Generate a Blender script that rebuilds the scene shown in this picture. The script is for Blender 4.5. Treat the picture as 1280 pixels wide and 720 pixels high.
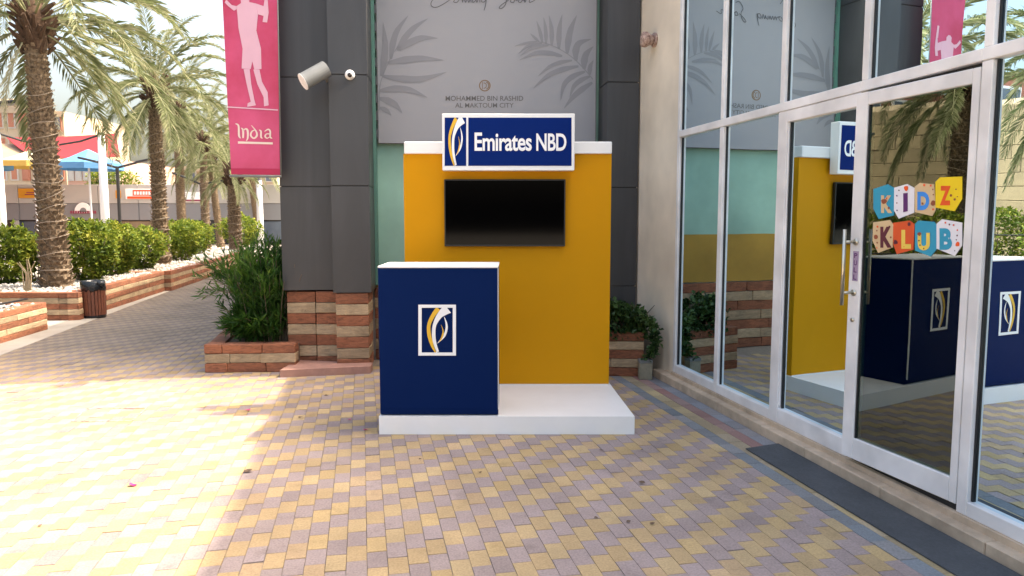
import bpy, bmesh, math, random
from mathutils import Vector, Matrix, noise
R = math.radians
random.seed(7)
for o in list(bpy.data.objects): bpy.data.objects.remove(o)
S = bpy.context.scene
C = S.collection

# ------------------------------------------------------------------ camera, sky, sun, exposure
F, CAMH = 924.0, 1.6
PITCH = math.atan(88.0 / F)
cam_d = bpy.data.cameras.new('camera')
cam_d.sensor_width = 36.0; cam_d.lens = 36.0 * F / 1280.0
cam_d.clip_start = 0.05; cam_d.clip_end = 2000
cam = bpy.data.objects.new('camera', cam_d); C.objects.link(cam)
cam.location = (0, 0, CAMH); cam.rotation_euler = (math.pi / 2 - PITCH, 0, 0)
S.camera = cam

FD = Vector((-0.1985, 0.9801, 0)).normalized()      # street / shopfront direction, away from camera
FR = Vector((0.9801, 0.1985, 0)).normalized()       # to the right of it
SUN_EL = R(52)
sun_az = FR.copy()                                   # the sun stands behind the shopfront's roof
sun_vec = Vector((sun_az.x * math.cos(SUN_EL), sun_az.y * math.cos(SUN_EL), math.sin(SUN_EL)))
W = bpy.data.worlds.new('World'); S.world = W; W.use_nodes = True
nt = W.node_tree
bg = nt.nodes['Background']
sky = nt.nodes.new('ShaderNodeTexSky'); sky.sky_type = 'NISHITA'; sky.sun_disc = False
sky.sun_elevation = SUN_EL; sky.sun_rotation = math.atan2(sun_az.x, sun_az.y)
sky.air_density = 1.2; sky.dust_density = 8.5; sky.ozone_density = 1.2; sky.altitude = 0
nt.links.new(sky.outputs[0], bg.inputs[0]); bg.inputs[1].default_value = 0.15
sl = bpy.data.lights.new('sun', 'SUN'); sl.energy = 2.0; sl.angle = R(0.9); sl.color = (1, 0.95, 0.86)
sun = bpy.data.objects.new('sun', sl); C.objects.link(sun)
sun.rotation_euler = sun_vec.to_track_quat('Z', 'Y').to_euler()
S.view_settings.view_transform = 'Standard'; S.view_settings.look = 'None'
S.view_settings.gamma = 1; S.view_settings.use_curve_mapping = False
S.view_settings.exposure = 2.0
S.view_settings.use_white_balance = True; S.view_settings.white_balance_temperature = 7200; S.view_settings.white_balance_tint = 10
S.render.engine = 'CYCLES'
S.cycles.max_bounces = 8; S.cycles.transparent_max_bounces = 16

# ------------------------------------------------------------------ pixel -> ray helpers
def ray(px, py):
    x = (px - 640) / F; y = -(py - 360) / F
    f = Vector((0, math.cos(PITCH), -math.sin(PITCH))); u = Vector((0, math.sin(PITCH), math.cos(PITCH)))
    return Vector((x, 0, 0)) + u * y + f
O = Vector((0, 0, CAMH))
def G(px, py, z=0.0):
    r = ray(px, py); return O + r * ((z - CAMH) / r.z)
def D(px, py, d):
    r = ray(px, py); return O + r * (d / r.y)
def PL(px, py, p0, n):
    r = ray(px, py); return O + r * ((p0 - O).dot(n) / r.dot(n))

# ------------------------------------------------------------------ materials
def nodes_of(m):
    m.use_nodes = True
    t = m.node_tree
    return t, t.nodes, t.links
def mat(name, col, rough=0.6, var=0.12, scale=6.0, bump=0.0, bscale=80.0, metal=0.0, spec=0.5, rnd=0.0, col2=None, scale2=None, coat=0.0, stretch=0):
    m = bpy.data.materials.new(name); t, N, L = nodes_of(m)
    b = N['Principled BSDF']
    b.inputs['Roughness'].default_value = rough; b.inputs['Metallic'].default_value = metal
    b.inputs['Specular IOR Level'].default_value = spec; b.inputs['Coat Weight'].default_value = coat
    geo = N.new('ShaderNodeNewGeometry')
    nz = N.new('ShaderNodeTexNoise'); nz.inputs['Scale'].default_value = scale; nz.inputs['Detail'].default_value = 6
    nz.inputs['Roughness'].default_value = 0.62
    if stretch:
        vm = N.new('ShaderNodeVectorMath'); vm.operation = 'MULTIPLY'; vm.inputs[1].default_value = (1, 1, stretch); L.new(geo.outputs['Position'], vm.inputs[0])
        nz.inputs['Distortion'].default_value = 1.2; L.new(vm.outputs[0], nz.inputs['Vector'])
    else: L.new(geo.outputs['Position'], nz.inputs['Vector'])
    rp = N.new('ShaderNodeValToRGB')
    c = Vector(col); c2 = Vector(col2) if col2 else c
    a = c * (1 - var); d = c2 * (1 + var)
    rp.color_ramp.elements[0].position = 0.3; rp.color_ramp.elements[1].position = 0.7
    rp.color_ramp.elements[0].color = (*a, 1); rp.color_ramp.elements[1].color = (*d, 1)
    L.new(nz.outputs['Fac'], rp.inputs['Fac'])
    out = rp.outputs['Color']
    if scale2:
        n2 = N.new('ShaderNodeTexNoise'); n2.inputs['Scale'].default_value = scale2; n2.inputs['Detail'].default_value = 3
        L.new(geo.outputs['Position'], n2.inputs['Vector'])
        mr = N.new('ShaderNodeMapRange'); mr.inputs[1].default_value = .35; mr.inputs[2].default_value = .7
        mr.inputs[3].default_value = 0.78; mr.inputs[4].default_value = 1.08
        L.new(n2.outputs['Fac'], mr.inputs[0])
        mx = N.new('ShaderNodeVectorMath'); mx.operation = 'SCALE'
        L.new(out, mx.inputs[0]); L.new(mr.outputs[0], mx.inputs['Scale']); out = mx.outputs[0]
    if rnd:
        oi = N.new('ShaderNodeObjectInfo')
        mr = N.new('ShaderNodeMapRange'); mr.inputs[3].default_value = 1 - rnd; mr.inputs[4].default_value = 1 + rnd
        L.new(oi.outputs['Random'], mr.inputs[0])
        mx = N.new('ShaderNodeVectorMath'); mx.operation = 'SCALE'
        L.new(out, mx.inputs[0]); L.new(mr.outputs[0], mx.inputs['Scale']); out = mx.outputs[0]
    L.new(out, b.inputs['Base Color'])
    if bump:
        nb = N.new('ShaderNodeTexNoise'); nb.inputs['Scale'].default_value = bscale; nb.inputs['Detail'].default_value = 5
        L.new(geo.outputs['Position'], nb.inputs['Vector'])
        bp = N.new('ShaderNodeBump'); bp.inputs['Strength'].default_value = bump; bp.inputs['Distance'].default_value = 0.01
        L.new(nb.outputs['Fac'], bp.inputs['Height']); L.new(bp.outputs['Normal'], b.inputs['Normal'])
    return m
def attr_mat(name, rough=0.85, bump=0.35, bscale=140, var=0.16):
    m = bpy.data.materials.new(name); t, N, L = nodes_of(m); b = N['Principled BSDF']
    b.inputs['Roughness'].default_value = rough; b.inputs['Specular IOR Level'].default_value = 0.3
    at = N.new('ShaderNodeAttribute'); at.attribute_name = 'Col'
    geo = N.new('ShaderNodeNewGeometry')
    n1 = N.new('ShaderNodeTexNoise'); n1.inputs['Scale'].default_value = 90; n1.inputs['Detail'].default_value = 5
    n2 = N.new('ShaderNodeTexNoise'); n2.inputs['Scale'].default_value = 1.3; n2.inputs['Detail'].default_value = 5; n2.inputs['Roughness'].default_value = .65
    for n in (n1, n2): L.new(geo.outputs['Position'], n.inputs['Vector'])
    m1 = N.new('ShaderNodeMapRange'); m1.inputs[1].default_value = .3; m1.inputs[2].default_value = .7; m1.inputs[3].default_value = 1 - var; m1.inputs[4].default_value = 1 + var
    m2 = N.new('ShaderNodeMapRange'); m2.inputs[1].default_value = .3; m2.inputs[2].default_value = .7; m2.inputs[3].default_value = .76; m2.inputs[4].default_value = 1.1
    L.new(n1.outputs['Fac'], m1.inputs[0]); L.new(n2.outputs['Fac'], m2.inputs[0])
    n3 = N.new('ShaderNodeTexNoise'); n3.inputs['Scale'].default_value = 4.5; n3.inputs['Detail'].default_value = 7; n3.inputs['Roughness'].default_value = .7
    L.new(geo.outputs['Position'], n3.inputs['Vector'])
    m3 = N.new('ShaderNodeMapRange'); m3.inputs[1].default_value = .56; m3.inputs[2].default_value = .72; m3.inputs[3].default_value = 1; m3.inputs[4].default_value = .74
    L.new(n3.outputs['Fac'], m3.inputs[0])
    m0_ = N.new('ShaderNodeMath'); m0_.operation = 'MULTIPLY'; L.new(m2.outputs[0], m0_.inputs[0]); L.new(m3.outputs[0], m0_.inputs[1])
    mm = N.new('ShaderNodeMath'); mm.operation = 'MULTIPLY'; L.new(m1.outputs[0], mm.inputs[0]); L.new(m0_.outputs[0], mm.inputs[1])
    sc = N.new('ShaderNodeVectorMath'); sc.operation = 'SCALE'; L.new(at.outputs['Color'], sc.inputs[0]); L.new(mm.outputs[0], sc.inputs['Scale'])
    L.new(sc.outputs[0], b.inputs['Base Color'])
    nb = N.new('ShaderNodeTexNoise'); nb.inputs['Scale'].default_value = bscale; L.new(geo.outputs['Position'], nb.inputs['Vector'])
    bp = N.new('ShaderNodeBump'); bp.inputs['Strength'].default_value = bump; bp.inputs['Distance'].default_value = .004
    L.new(nb.outputs['Fac'], bp.inputs['Height']); L.new(bp.outputs['Normal'], b.inputs['Normal'])
    return m
def leaf_mat(name, cols, trans=0.35, rough=0.55):
    m = bpy.data.materials.new(name); t, N, L = nodes_of(m)
    b = N['Principled BSDF']; b.inputs['Roughness'].default_value = rough; b.inputs['Specular IOR Level'].default_value = 0.35
    at = N.new('ShaderNodeAttribute'); at.attribute_name = 'tone'
    rp = N.new('ShaderNodeValToRGB')
    el = rp.color_ramp.elements
    while len(el) < len(cols): el.new(0.5)
    for i, c in enumerate(cols): el[i].position = i / (len(cols) - 1); el[i].color = (*c, 1)
    L.new(at.outputs['Fac'], rp.inputs['Fac']); L.new(rp.outputs['Color'], b.inputs['Base Color'])
    tr = N.new('ShaderNodeBsdfTranslucent'); L.new(rp.outputs['Color'], tr.inputs['Color'])
    mx = N.new('ShaderNodeMixShader'); mx.inputs[0].default_value = trans
    L.new(b.outputs[0], mx.inputs[1]); L.new(tr.outputs[0], mx.inputs[2]); L.new(mx.outputs[0], N['Material Output'].inputs['Surface'])
    return m
def glass_mat(name, refl=0.6, tint=(.30, .36, .36), gcol=(.82, .93, 1.0), wav=0.03):
    m = bpy.data.materials.new(name); t, N, L = nodes_of(m); N.remove(N['Principled BSDF'])
    tr = N.new('ShaderNodeBsdfTransparent'); tr.inputs[0].default_value = (*tint, 1)
    gl = N.new('ShaderNodeBsdfGlossy'); gl.inputs['Color'].default_value = (*gcol, 1); gl.inputs['Roughness'].default_value = 0.004
    geo = N.new('ShaderNodeNewGeometry'); nb = N.new('ShaderNodeTexNoise'); nb.inputs['Scale'].default_value = 2.2; nb.inputs['Detail'].default_value = 1
    L.new(geo.outputs['Position'], nb.inputs['Vector'])
    bp = N.new('ShaderNodeBump'); bp.inputs['Strength'].default_value = wav; bp.inputs['Distance'].default_value = .02
    L.new(nb.outputs['Fac'], bp.inputs['Height']); L.new(bp.outputs['Normal'], gl.inputs['Normal'])
    lw = N.new('ShaderNodeFresnel'); lw.inputs['IOR'].default_value = 1.5
    mr = N.new('ShaderNodeMapRange'); mr.inputs[3].default_value = refl; mr.inputs[4].default_value = 1.0
    L.new(lw.outputs[0], mr.inputs[0])
    mx = N.new('ShaderNodeMixShader'); L.new(mr.outputs[0], mx.inputs[0]); L.new(tr.outputs[0], mx.inputs[1]); L.new(gl.outputs[0], mx.inputs[2])
    L.new(mx.outputs[0], N['Material Output'].inputs['Surface'])
    return m
def emit_mat(name, col, s):
    m = bpy.data.materials.new(name); t, N, L = nodes_of(m); b = N['Principled BSDF']
    b.inputs['Base Color'].default_value = (*col, 1); b.inputs['Emission Color'].default_value = (*col, 1); b.inputs['Emission Strength'].default_value = s
    return m
M = dict(
    ground=mat('sandy_ground', (0.3450, 0.3150, 0.2700), .9, .1, 1.5, .2, 40),
    mortar=mat('paver_joint_sand', (0.2304, 0.1908, 0.1548), .95, .2, 30, .3, 200),
    paver=attr_mat('concrete_paver'),
    concrete=mat('pale_concrete', (0.3900, 0.3600, 0.3150), .85, .12, 3, .2, 90, scale2=.7),
    red=mat('red_sandstone', (0.2688, 0.0994, 0.0504), .85, .42, 9, .8, 45, rnd=.2, scale2=3.0, stretch=4),
    beige=mat('beige_sandstone', (0.4211, 0.3091, 0.1926), .85, .3, 8, .8, 45, rnd=.14, scale2=3.5, stretch=4),
    pink=mat('pink_stone_slab', (0.4000, 0.2160, 0.1680), .75, .15, 10, .3, 60, rnd=.08),
    joint=mat('stone_joint_mortar', (.33, .26, .20), .95, .15, 20, .3, 120),
    alu=mat('grey_aluminium_cladding', (0.0462, 0.0482, 0.0528), .42, .22, 2.5, .05, 2.5, spec=.5, rnd=.06, scale2=.5, stretch=.12),
    mint=mat('mint_painted_render', (0.3024, 0.5152, 0.4144), .75, .08, 2.2, .12, 60, scale2=1.4),
    ochre=mat('ochre_painted_render', (0.4250, 0.2550, 0.0382), .75, .10, 2.5, .12, 60, scale2=1.4),
    teal=mat('green_edge_paint', (.10, .24, .19), .6, .1, 3),
    cream=mat('cream_painted_wall', (0.8288, 0.7260, 0.5832), .75, .05, 2.5, .15, 70, scale2=1.2),
    roof=mat('roof_concrete', (.5, .47, .42), .9),
    frame=mat('white_powdercoat', (.82, .80, .79), .38, .04, 5, .02, 40, scale2=3),
    gasket=mat('black_gasket', (0.0120, 0.0128, 0.0144), .5, .1),
    glass=glass_mat('coated_glass', .34, (.26, .34, .33), (.74, .92, 1.0)),
    doorglass=glass_mat('door_glass', .17, (.34, .44, .41), (.86, .97, .90), .02),
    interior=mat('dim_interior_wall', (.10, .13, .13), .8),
    carpet=mat('green_carpet', (.03, .10, .075), .95, .2, 20),
    redcarpet=mat('red_carpet', (.16, .03, .03), .95, .2, 20),
    kerb=mat('travertine_kerb', (0.5400, 0.4140, 0.2970), .7, .16, 9, .25, 60, scale2=4, rnd=.06),
    mat_=mat('grey_rubber_carpet', (0.0766, 0.0836, 0.0938), .95, .18, 60, .6, 400, scale2=4),
    steel=mat('brushed_steel', (.62, .58, .48), .32, .06, 12, metal=1.0),
    white=mat('white_laminate', (.84, .832, .815), .42, .03, 3.5, .02, 120),
    whiteflat=mat('white_print', (.86, .86, .86), .5, .01),
    ochre2=mat('mustard_laminate', (0.6160, 0.2695, 0.0035), .6, .03, 1.2, spec=.15),
    navy=mat('navy_laminate', (.0004, .0125, .074), .6, .03, 2, spec=.07),
    blue=mat('blue_sign_face', (.0006, .017, .135), .6, .02, spec=.07),
    yellowp=mat('yellow_print', (.78, .46, .03), .5, .02),
    screen=mat('black_screen', (.0008, .0008, .001), .06, .02, spec=.15),
    bezel=mat('black_bezel', (.012, .012, .013), .3, .05),
    pinkb=mat('pink_banner_vinyl', (0.4440, 0.0196, 0.0722), .55, .15, .9, .05, 30, col2=(.52, .075, .185)),
    pinkd=mat('dark_pink_hem', (0.3700, 0.0074, 0.0592), .55, .05),
    pinkl=mat('pale_pink_print', (0.5920, 0.3520, 0.4400), .55, .03),
    pinkw=mat('cream_lettering', (0.6800, 0.5610, 0.4930), .55, .02),
    greyb=mat('grey_banner_vinyl', (0.3025, 0.3058, 0.3245), .6, .04, .6, .05, 4),
    greyl=mat('grey_leaf_print', (0.2255, 0.2288, 0.2475), .6, .02),
    ink=mat('dark_ink', (.09, .09, .10), .6, .05),
    gold=mat('gold_print', (.20, .12, .06), .55, .05),
    greyt=mat('grey_lettering', (.12, .115, .115), .6, .03),
    lamp=mat('pale_grey_painted_metal', (0.1615, 0.1700, 0.1700), .45, .08, 12),
    lamp0=mat('pale_grey_metal', (0.2640, 0.2720, 0.2720), .45, .08, 12),
    rust=mat('rusty_iron', (.22, .10, .07), .8, .5, 30, .5, 90, col2=(.45, .33, .28)),
    dark=mat('black_paint', (.012, .012, .014), .45, .1),
    lens=mat('camera_lens', (.02, .012, .01), .12),
    wood=mat('red_brown_slat', (0.1500, 0.0488, 0.0263), .5, .3, 20, .15, 90, rnd=.2),
    bag=mat('black_bin_bag', (.012, .014, .018), .25, .2, 30, .7, 30),
    gravel=attr_mat('white_gravel_stones', .9, .3, 300, .12),
    soil=mat('dry_soil', (.16, .115, .08), .95, .25, 20, .6, 60),
    bark=mat('date_palm_bark', (0.0715, 0.0495, 0.0319), .95, .5, 24, .8, 60, col2=(.20, .145, .095)),
    barkd=mat('palm_crown_fibre', (.075, .042, .025), .95, .4, 30, .6, 90),
    rope=mat('rope_light_tube', (.25, .20, .15), .5, .1),
    stalk=mat('dry_frond_stalk', (0.3150, 0.2475, 0.1500), .7, .2, 10),
    frond=leaf_mat('date_palm_leaf', [(.05, .075, .025), (.15, .185, .075), (.30, .315, .175), (.50, .47, .33)], .4),
    hedge=leaf_mat('hedge_leaf', [(.03, .06, .01), (.095, .155, .018), (.20, .26, .03), (.36, .36, .055)], .4),
    olea=leaf_mat('oleander_leaf', [(.012, .042, .007), (.036, .105, .014), (.095, .20, .025), (.22, .29, .075)], .35, .5),
    ivy=leaf_mat('shrub_leaf', [(.015, .04, .012), (.04, .09, .025), (.08, .15, .04), (.15, .22, .08)], .3, .4),
    twig=mat('twig_bark', (.15, .11, .075), .9, .2, 40),
    shopw=mat('white_fascia', (0.4018, 0.3888, 0.3694), .7, .06, .3),
    shopg=mat('grey_fascia_panel', (0.2025, 0.2063, 0.2175), .6, .06, .3, rnd=.04),
    shopd=mat('dark_shop_window', (.03, .032, .036), .25, .3, .6),
    shopb=mat('brown_shop_front', (.22, .16, .10), .6, .2, .5),
    orange=mat('orange_sign', (0.5600, 0.2520, 0.0140), .5, .03),
    maroon=mat('maroon_print', (.25, .03, .07), .5, .03),
    redsail=mat('red_shade_fabric', (0.2400, 0.0072, 0.0120), .75, .12, .6, .1, 4),
    tansail=mat('tan_shade_fabric', (0.3450, 0.2475, 0.1500), .8, .1, .6),
    bluefab=mat('blue_parasol_fabric', (0.0750, 0.2250, 0.4350), .75, .06, 1),
    creamfab=mat('cream_parasol_fabric', (0.5920, 0.5120, 0.3680), .75, .05, 1),
    yelfab=mat('yellow_valance', (0.4650, 0.3150, 0.0750), .75, .05),
    sandb=mat('sand_render', (0.4032, 0.3240, 0.2376), .85, .06, .4, .1, 10),
    pinkw_=mat('salmon_render', (0.4464, 0.2736, 0.2160), .85, .08, .4),
    win=mat('far_window_glass', (.10, .13, .17), .2, .2, .5),
    mast=mat('white_mast_paint', (0.5600, 0.5680, 0.5920), .45, .04, 2),
    tanstone=mat('tan_stone_block', (0.1680, 0.1320, 0.0800), .85, .16, 3, .4, 25, rnd=.16),
    brick=mat('terracotta_render', (0.3360, 0.1400, 0.0910), .85, .1, .6),
    petal=mat('magenta_petal', (.55, .03, .16), .6, .1),
    debris=mat('dry_brown_leaf', (.10, .06, .035), .8, .2),
    plate=mat('pale_cover_plate', (.48, .51, .48), .5, .06, 4),
    tblue=mat('tile_cyan', (0.0150, 0.3038, 0.4657), .5, .04), twhite=mat('tile_white', (.78, .76, .80), .5, .02),
    tbeige=mat('tile_beige', (0.6562, 0.4688, 0.2625), .5, .04), tyel=mat('tile_yellow', (0.8600, 0.6000, 0.0100), .5, .03),
    tred=mat('tile_red', (0.7020, 0.0878, 0.0195), .5, .04), lpurp=mat('letter_purple', (.10, .015, .13), .5), lblue=mat('letter_blue', (.03, .25, .72), .5),
    lred=mat('letter_red', (.80, .09, .01), .5), lmar=mat('letter_maroon', (.11, .015, .03), .5), lyel=mat('letter_yellow', (.82, .58, .10), .5),
    ldot=mat('print_brown', (.28, .07, .03), .5), lilac=mat('lilac_sticker', (0.3840, 0.2880, 0.4160), .5), wicker=mat('grey_utility_metal', (.24, .22, .16), .6, .2, 20, .2, 80),
)

# ------------------------------------------------------------------ mesh builder
class MB:
    def __init__(s): s.v = []; s.f = []; s.mi = []; s.col = None
    def poly(s, pts, mi=0):
        n = len(s.v); s.v += [Vector(p) for p in pts]; s.f.append(tuple(range(n, n + len(pts)))); s.mi.append(mi)
    def faces(s, vs, fs, mi=0):
        n = len(s.v); s.v += [Vector(p) for p in vs]
        for f in fs: s.f.append(tuple(n + i for i in f)); s.mi.append(mi)
    def box(s, a, b, X=None, c=0.0, mi=0):
        """axis box from a to b in the frame X (4x4), chamfer c"""
        a = Vector(a); b = Vector(b)
        lo = Vector((min(a.x, b.x), min(a.y, b.y), min(a.z, b.z))); hi = Vector((max(a.x, b.x), max(a.y, b.y), max(a.z, b.z)))
        if c <= 0:
            vs = [Vector((x, y, z)) for z in (lo.z, hi.z) for y in (lo.y, hi.y) for x in (lo.x, hi.x)]
            fs = [(0, 2, 3, 1), (4, 5, 7, 6), (0, 1, 5, 4), (2, 6, 7, 3), (0, 4, 6, 2), (1, 3, 7, 5)]
        else:
            c = min(c, .45 * min(hi - lo))
            vs = []; idx = {}
            for sx in (0, 1):
                for sy in (0, 1):
                    for sz in (0, 1):
                        p = Vector((hi.x if sx else lo.x, hi.y if sy else lo.y, hi.z if sz else lo.z))
                        d = Vector((-c if sx else c, -c if sy else c, -c if sz else c))
                        for ax in range(3):
                            q = p + d; q[ax] = p[ax]
                            idx[(sx, sy, sz, ax)] = len(vs); vs.append(q)
            fs = []
            def Q(*k): fs.append(tuple(idx[i] for i in k))
            for ax in range(3):
                o = [i for i in range(3) if i != ax]
                for s_ in (0, 1):
                    ks = []
                    for (p_, q_) in ((0, 0), (1, 0), (1, 1), (0, 1)):
                        t = [0, 0, 0]; t[ax] = s_; t[o[0]] = p_; t[o[1]] = q_; ks.append((*t, ax))
                    Q(*ks)
                for p_ in (0, 1):
                    for q_ in (0, 1):
                        t0 = [0, 0, 0]; t0[o[0]] = p_; t0[o[1]] = q_; t1 = list(t0); t1[ax] = 1
                        Q((*t0, o[0]), (*t1, o[0]), (*t1, o[1]), (*t0, o[1]))
            for sx in (0, 1):
                for sy in (0, 1):
                    for sz in (0, 1): Q((sx, sy, sz, 0), (sx, sy, sz, 1), (sx, sy, sz, 2))
        if X is not None: vs = [X @ v for v in vs]
        s.faces(vs, fs, mi)
    def tube(s, pts, r, n=8, mi=0, cap=True):
        pts = [Vector(p) for p in pts]; m = len(pts)
        rs = r if isinstance(r, (list, tuple)) else [r] * m
        base = len(s.v); up = None
        for i, p in enumerate(pts):
            t = (pts[min(i + 1, m - 1)] - pts[max(i - 1, 0)]).normalized()
            if up is None: up = t.orthogonal().normalized()
            up = (up - t * up.dot(t)); up = up.normalized() if up.length > 1e-6 else t.orthogonal().normalized()
            w = t.cross(up)
            for k in range(n):
                a = 2 * math.pi * k / n; s.v.append(p + (up * math.cos(a) + w * math.sin(a)) * rs[i])
        for i in range(m - 1):
            for k in range(n):
                s.f.append((base + i * n + k, base + i * n + (k + 1) % n, base + (i + 1) * n + (k + 1) % n, base + (i + 1) * n + k)); s.mi.append(mi)
        if cap:
            s.f.append(tuple(base + k for k in range(n - 1, -1, -1))); s.mi.append(mi)
            s.f.append(tuple(base + (m - 1) * n + k for k in range(n))); s.mi.append(mi)
    def lathe(s, prof, loc=(0, 0, 0), n=24, mi=0):
        base = len(s.v); loc = Vector(loc); m = len(prof)
        for (r, z) in prof:
            for k in range(n):
                a = 2 * math.pi * k / n; s.v.append(loc + Vector((r * math.cos(a), r * math.sin(a), z)))
        for i in range(m - 1):
            for k in range(n):
                s.f.append((base + i * n + k, base + i * n + (k + 1) % n, base + (i + 1) * n + (k + 1) % n, base + (i + 1) * n + k)); s.mi.append(mi)
        s.f.append(tuple(base + k for k in range(n - 1, -1, -1))); s.mi.append(mi)
        s.f.append(tuple(base + (m - 1) * n + k for k in range(n))); s.mi.append(mi)
    def slab(s, pts, nrm, th, mi=0):
        """polygon pts (3D, planar) extruded by th along nrm"""
        pts = [Vector(p) for p in pts]; nrm = Vector(nrm).normalized()
        if len(pts) < 3: return
        # orientation
        a = Vector()
        for i in range(len(pts)): a += pts[i].cross(pts[(i + 1) % len(pts)])
        if a.dot(nrm) < 0: pts.reverse()
        n = len(pts); base = len(s.v)
        s.v += pts + [p + nrm * th for p in pts]
        s.f.append(tuple(base + n + i for i in range(n))); s.mi.append(mi)
        for i in range(n):
            j = (i + 1) % n; s.f.append((base + i, base + j, base + n + j, base + n + i)); s.mi.append(mi)
    def build(s, name, m, parent=None, smooth=False):
        me = bpy.data.meshes.new(name)
        me.from_pydata([tuple(v) for v in s.v], [], s.f)
        for x in (m if isinstance(m, (list, tuple)) else [m]): me.materials.append(M[x] if isinstance(x, str) else x)
        if any(s.mi): me.polygons.foreach_set('material_index', s.mi)
        if smooth: me.polygons.foreach_set('use_smooth', [True] * len(me.polygons))
        me.validate(); me.update()
        o = bpy.data.objects.new(name, me); C.objects.link(o)
        if parent is not None: par(o, parent)
        return o
def wm(o):
    m = o.matrix_basis.copy()
    if o.parent: m = wm(o.parent) @ o.matrix_parent_inverse @ m
    return m
def par(o, p):
    """parent, keeping vertices that were written in world space where they are"""
    o.parent = p; o.matrix_parent_inverse = wm(p).inverted()
def tag(o, label, cat, group=None, kind=None):
    if label: o['label'] = label
    if cat: o['category'] = cat
    if group: o['group'] = group
    if kind: o['kind'] = kind
    return o
def thing(name, label, cat, loc=(0, 0, 0), group=None, rz=0.0):
    e = bpy.data.objects.new(name, None); C.objects.link(e); e.empty_display_size = .2
    e.location = loc; e.rotation_euler = (0, 0, rz)
    return tag(e, label, cat, group)
def struct(o): o['kind'] = 'structure'; return o
def rebase(o):
    """move a single-mesh thing's origin to its own base"""
    me = o.data; n = len(me.vertices); cs = [v.co.copy() for v in me.vertices]
    c = Vector((sum(v.x for v in cs) / n, sum(v.y for v in cs) / n, min(v.z for v in cs)))
    for v in me.vertices: v.co -= c
    o.location = c; return o
def frame4(o, x, y, z):
    m = Matrix((x, y, z)).transposed().to_4x4(); m.translation = o; return m
def put_col(me, name, vals):
    a = me.attributes.new(name, 'FLOAT_COLOR', 'POINT')
    a.data.foreach_set('color', [c for v in vals for c in (*v, 1.0)])
def put_tone(me, vals):
    a = me.attributes.new('tone', 'FLOAT', 'POINT'); a.data.foreach_set('value', vals)

_tc = {}
def text_polys(body, off=0.0, shear=0.0, space=1.0):
    """lettering as flat polygons, bounding box scaled to the unit square"""
    k = (body, off, shear, space)
    if k in _tc: return _tc[k]
    cu = bpy.data.curves.new('t', 'FONT'); cu.body = body; cu.offset = off; cu.shear = shear; cu.space_character = space
    cu.fill_mode = 'FRONT'; cu.resolution_u = 4
    o = bpy.data.objects.new('t', cu); C.objects.link(o)
    bpy.context.view_layer.update()
    me = bpy.data.meshes.new_from_object(o.evaluated_get(bpy.context.evaluated_depsgraph_get()))
    bpy.data.objects.remove(o)
    vs = [v.co.copy() for v in me.vertices]; fs = [tuple(p.vertices) for p in me.polygons]
    x0 = min(v.x for v in vs); x1 = max(v.x for v in vs); y0 = min(v.y for v in vs); y1 = max(v.y for v in vs)
    vs = [((v.x - x0) / (x1 - x0), (v.y - y0) / (y1 - y0)) for v in vs]
    bpy.data.meshes.remove(me)
    _tc[k] = (vs, fs); return _tc[k]
def add_text(mb, body, fn, mi=0, off=0.0, shear=0.0, space=1.0):
    """fn maps unit (s,t) to a point"""
    vs, fs = text_polys(body, off, shear, space); mb.faces([fn(*v) for v in vs], fs, mi)
def ribbon(pts, w):
    """2D polyline -> outline polygon of width w (list or number)"""
    n = len(pts); ws = w if isinstance(w, (list, tuple)) else [w] * n
    Lp, Rp = [], []
    for i in range(n):
        x0, y0 = pts[max(i - 1, 0)]; x1, y1 = pts[min(i + 1, n - 1)]
        dx, dy = x1 - x0, y1 - y0; l = math.hypot(dx, dy) or 1; nx, ny = -dy / l, dx / l
        Lp.append((pts[i][0] + nx * ws[i] / 2, pts[i][1] + ny * ws[i] / 2)); Rp.append((pts[i][0] - nx * ws[i] / 2, pts[i][1] - ny * ws[i] / 2))
    return Lp, Rp
def spline(pts, k=6):
    out = []; n = len(pts)
    for i in range(n - 1):
        p0 = pts[max(i - 1, 0)]; p1 = pts[i]; p2 = pts[i + 1]; p3 = pts[min(i + 2, n - 1)]
        for j in range(k):
            t = j / k
            out.append(tuple(0.5 * (2 * b + (c - a) * t + (2 * a - 5 * b + 4 * c - d) * t * t + (3 * b - a - 3 * c + d) * t ** 3) for a, b, c, d in zip(p0, p1, p2, p3)))
    out.append(tuple(pts[-1])); return out
def add_ribbon(mb, pts, w, fn, mi=0, k=6):
    n0 = len(pts); q = spline(pts, k)
    if isinstance(w, (list, tuple)):
        ws = []
        for i in range(len(q)):
            t = i / (len(q) - 1) * (n0 - 1); a = min(int(t), n0 - 2); ws.append(w[a] + (w[a + 1] - w[a]) * (t - a))
    else: ws = w
    Lp, Rp = ribbon(q, ws); m = len(Lp)
    mb.faces([fn(*p) for p in Lp] + [fn(*p) for p in Rp], [(i, m + i, m + i + 1, i + 1) for i in range(m - 1)], mi)

# ================================================================== SETTING: ground
mb = MB(); mb.poly([(-900, -60, -.03), (900, -60, -.03), (900, 1500, -.03), (-900, 1500, -.03)])
struct(mb.build('ground', 'ground'))
P0 = Vector((1.588, 7.122, 0))                       # shopfront corner at the frame's foot
def U(u, w=0.0, z=0.0):                              # along shopfront toward the camera, out into the plaza, up
    return P0 - FD * u - FR * w + Vector((0, 0, z))
XF = frame4(P0, -FD, -FR, Vector((0, 0, 1)))         # local x = u, y = w (out), z
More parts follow.
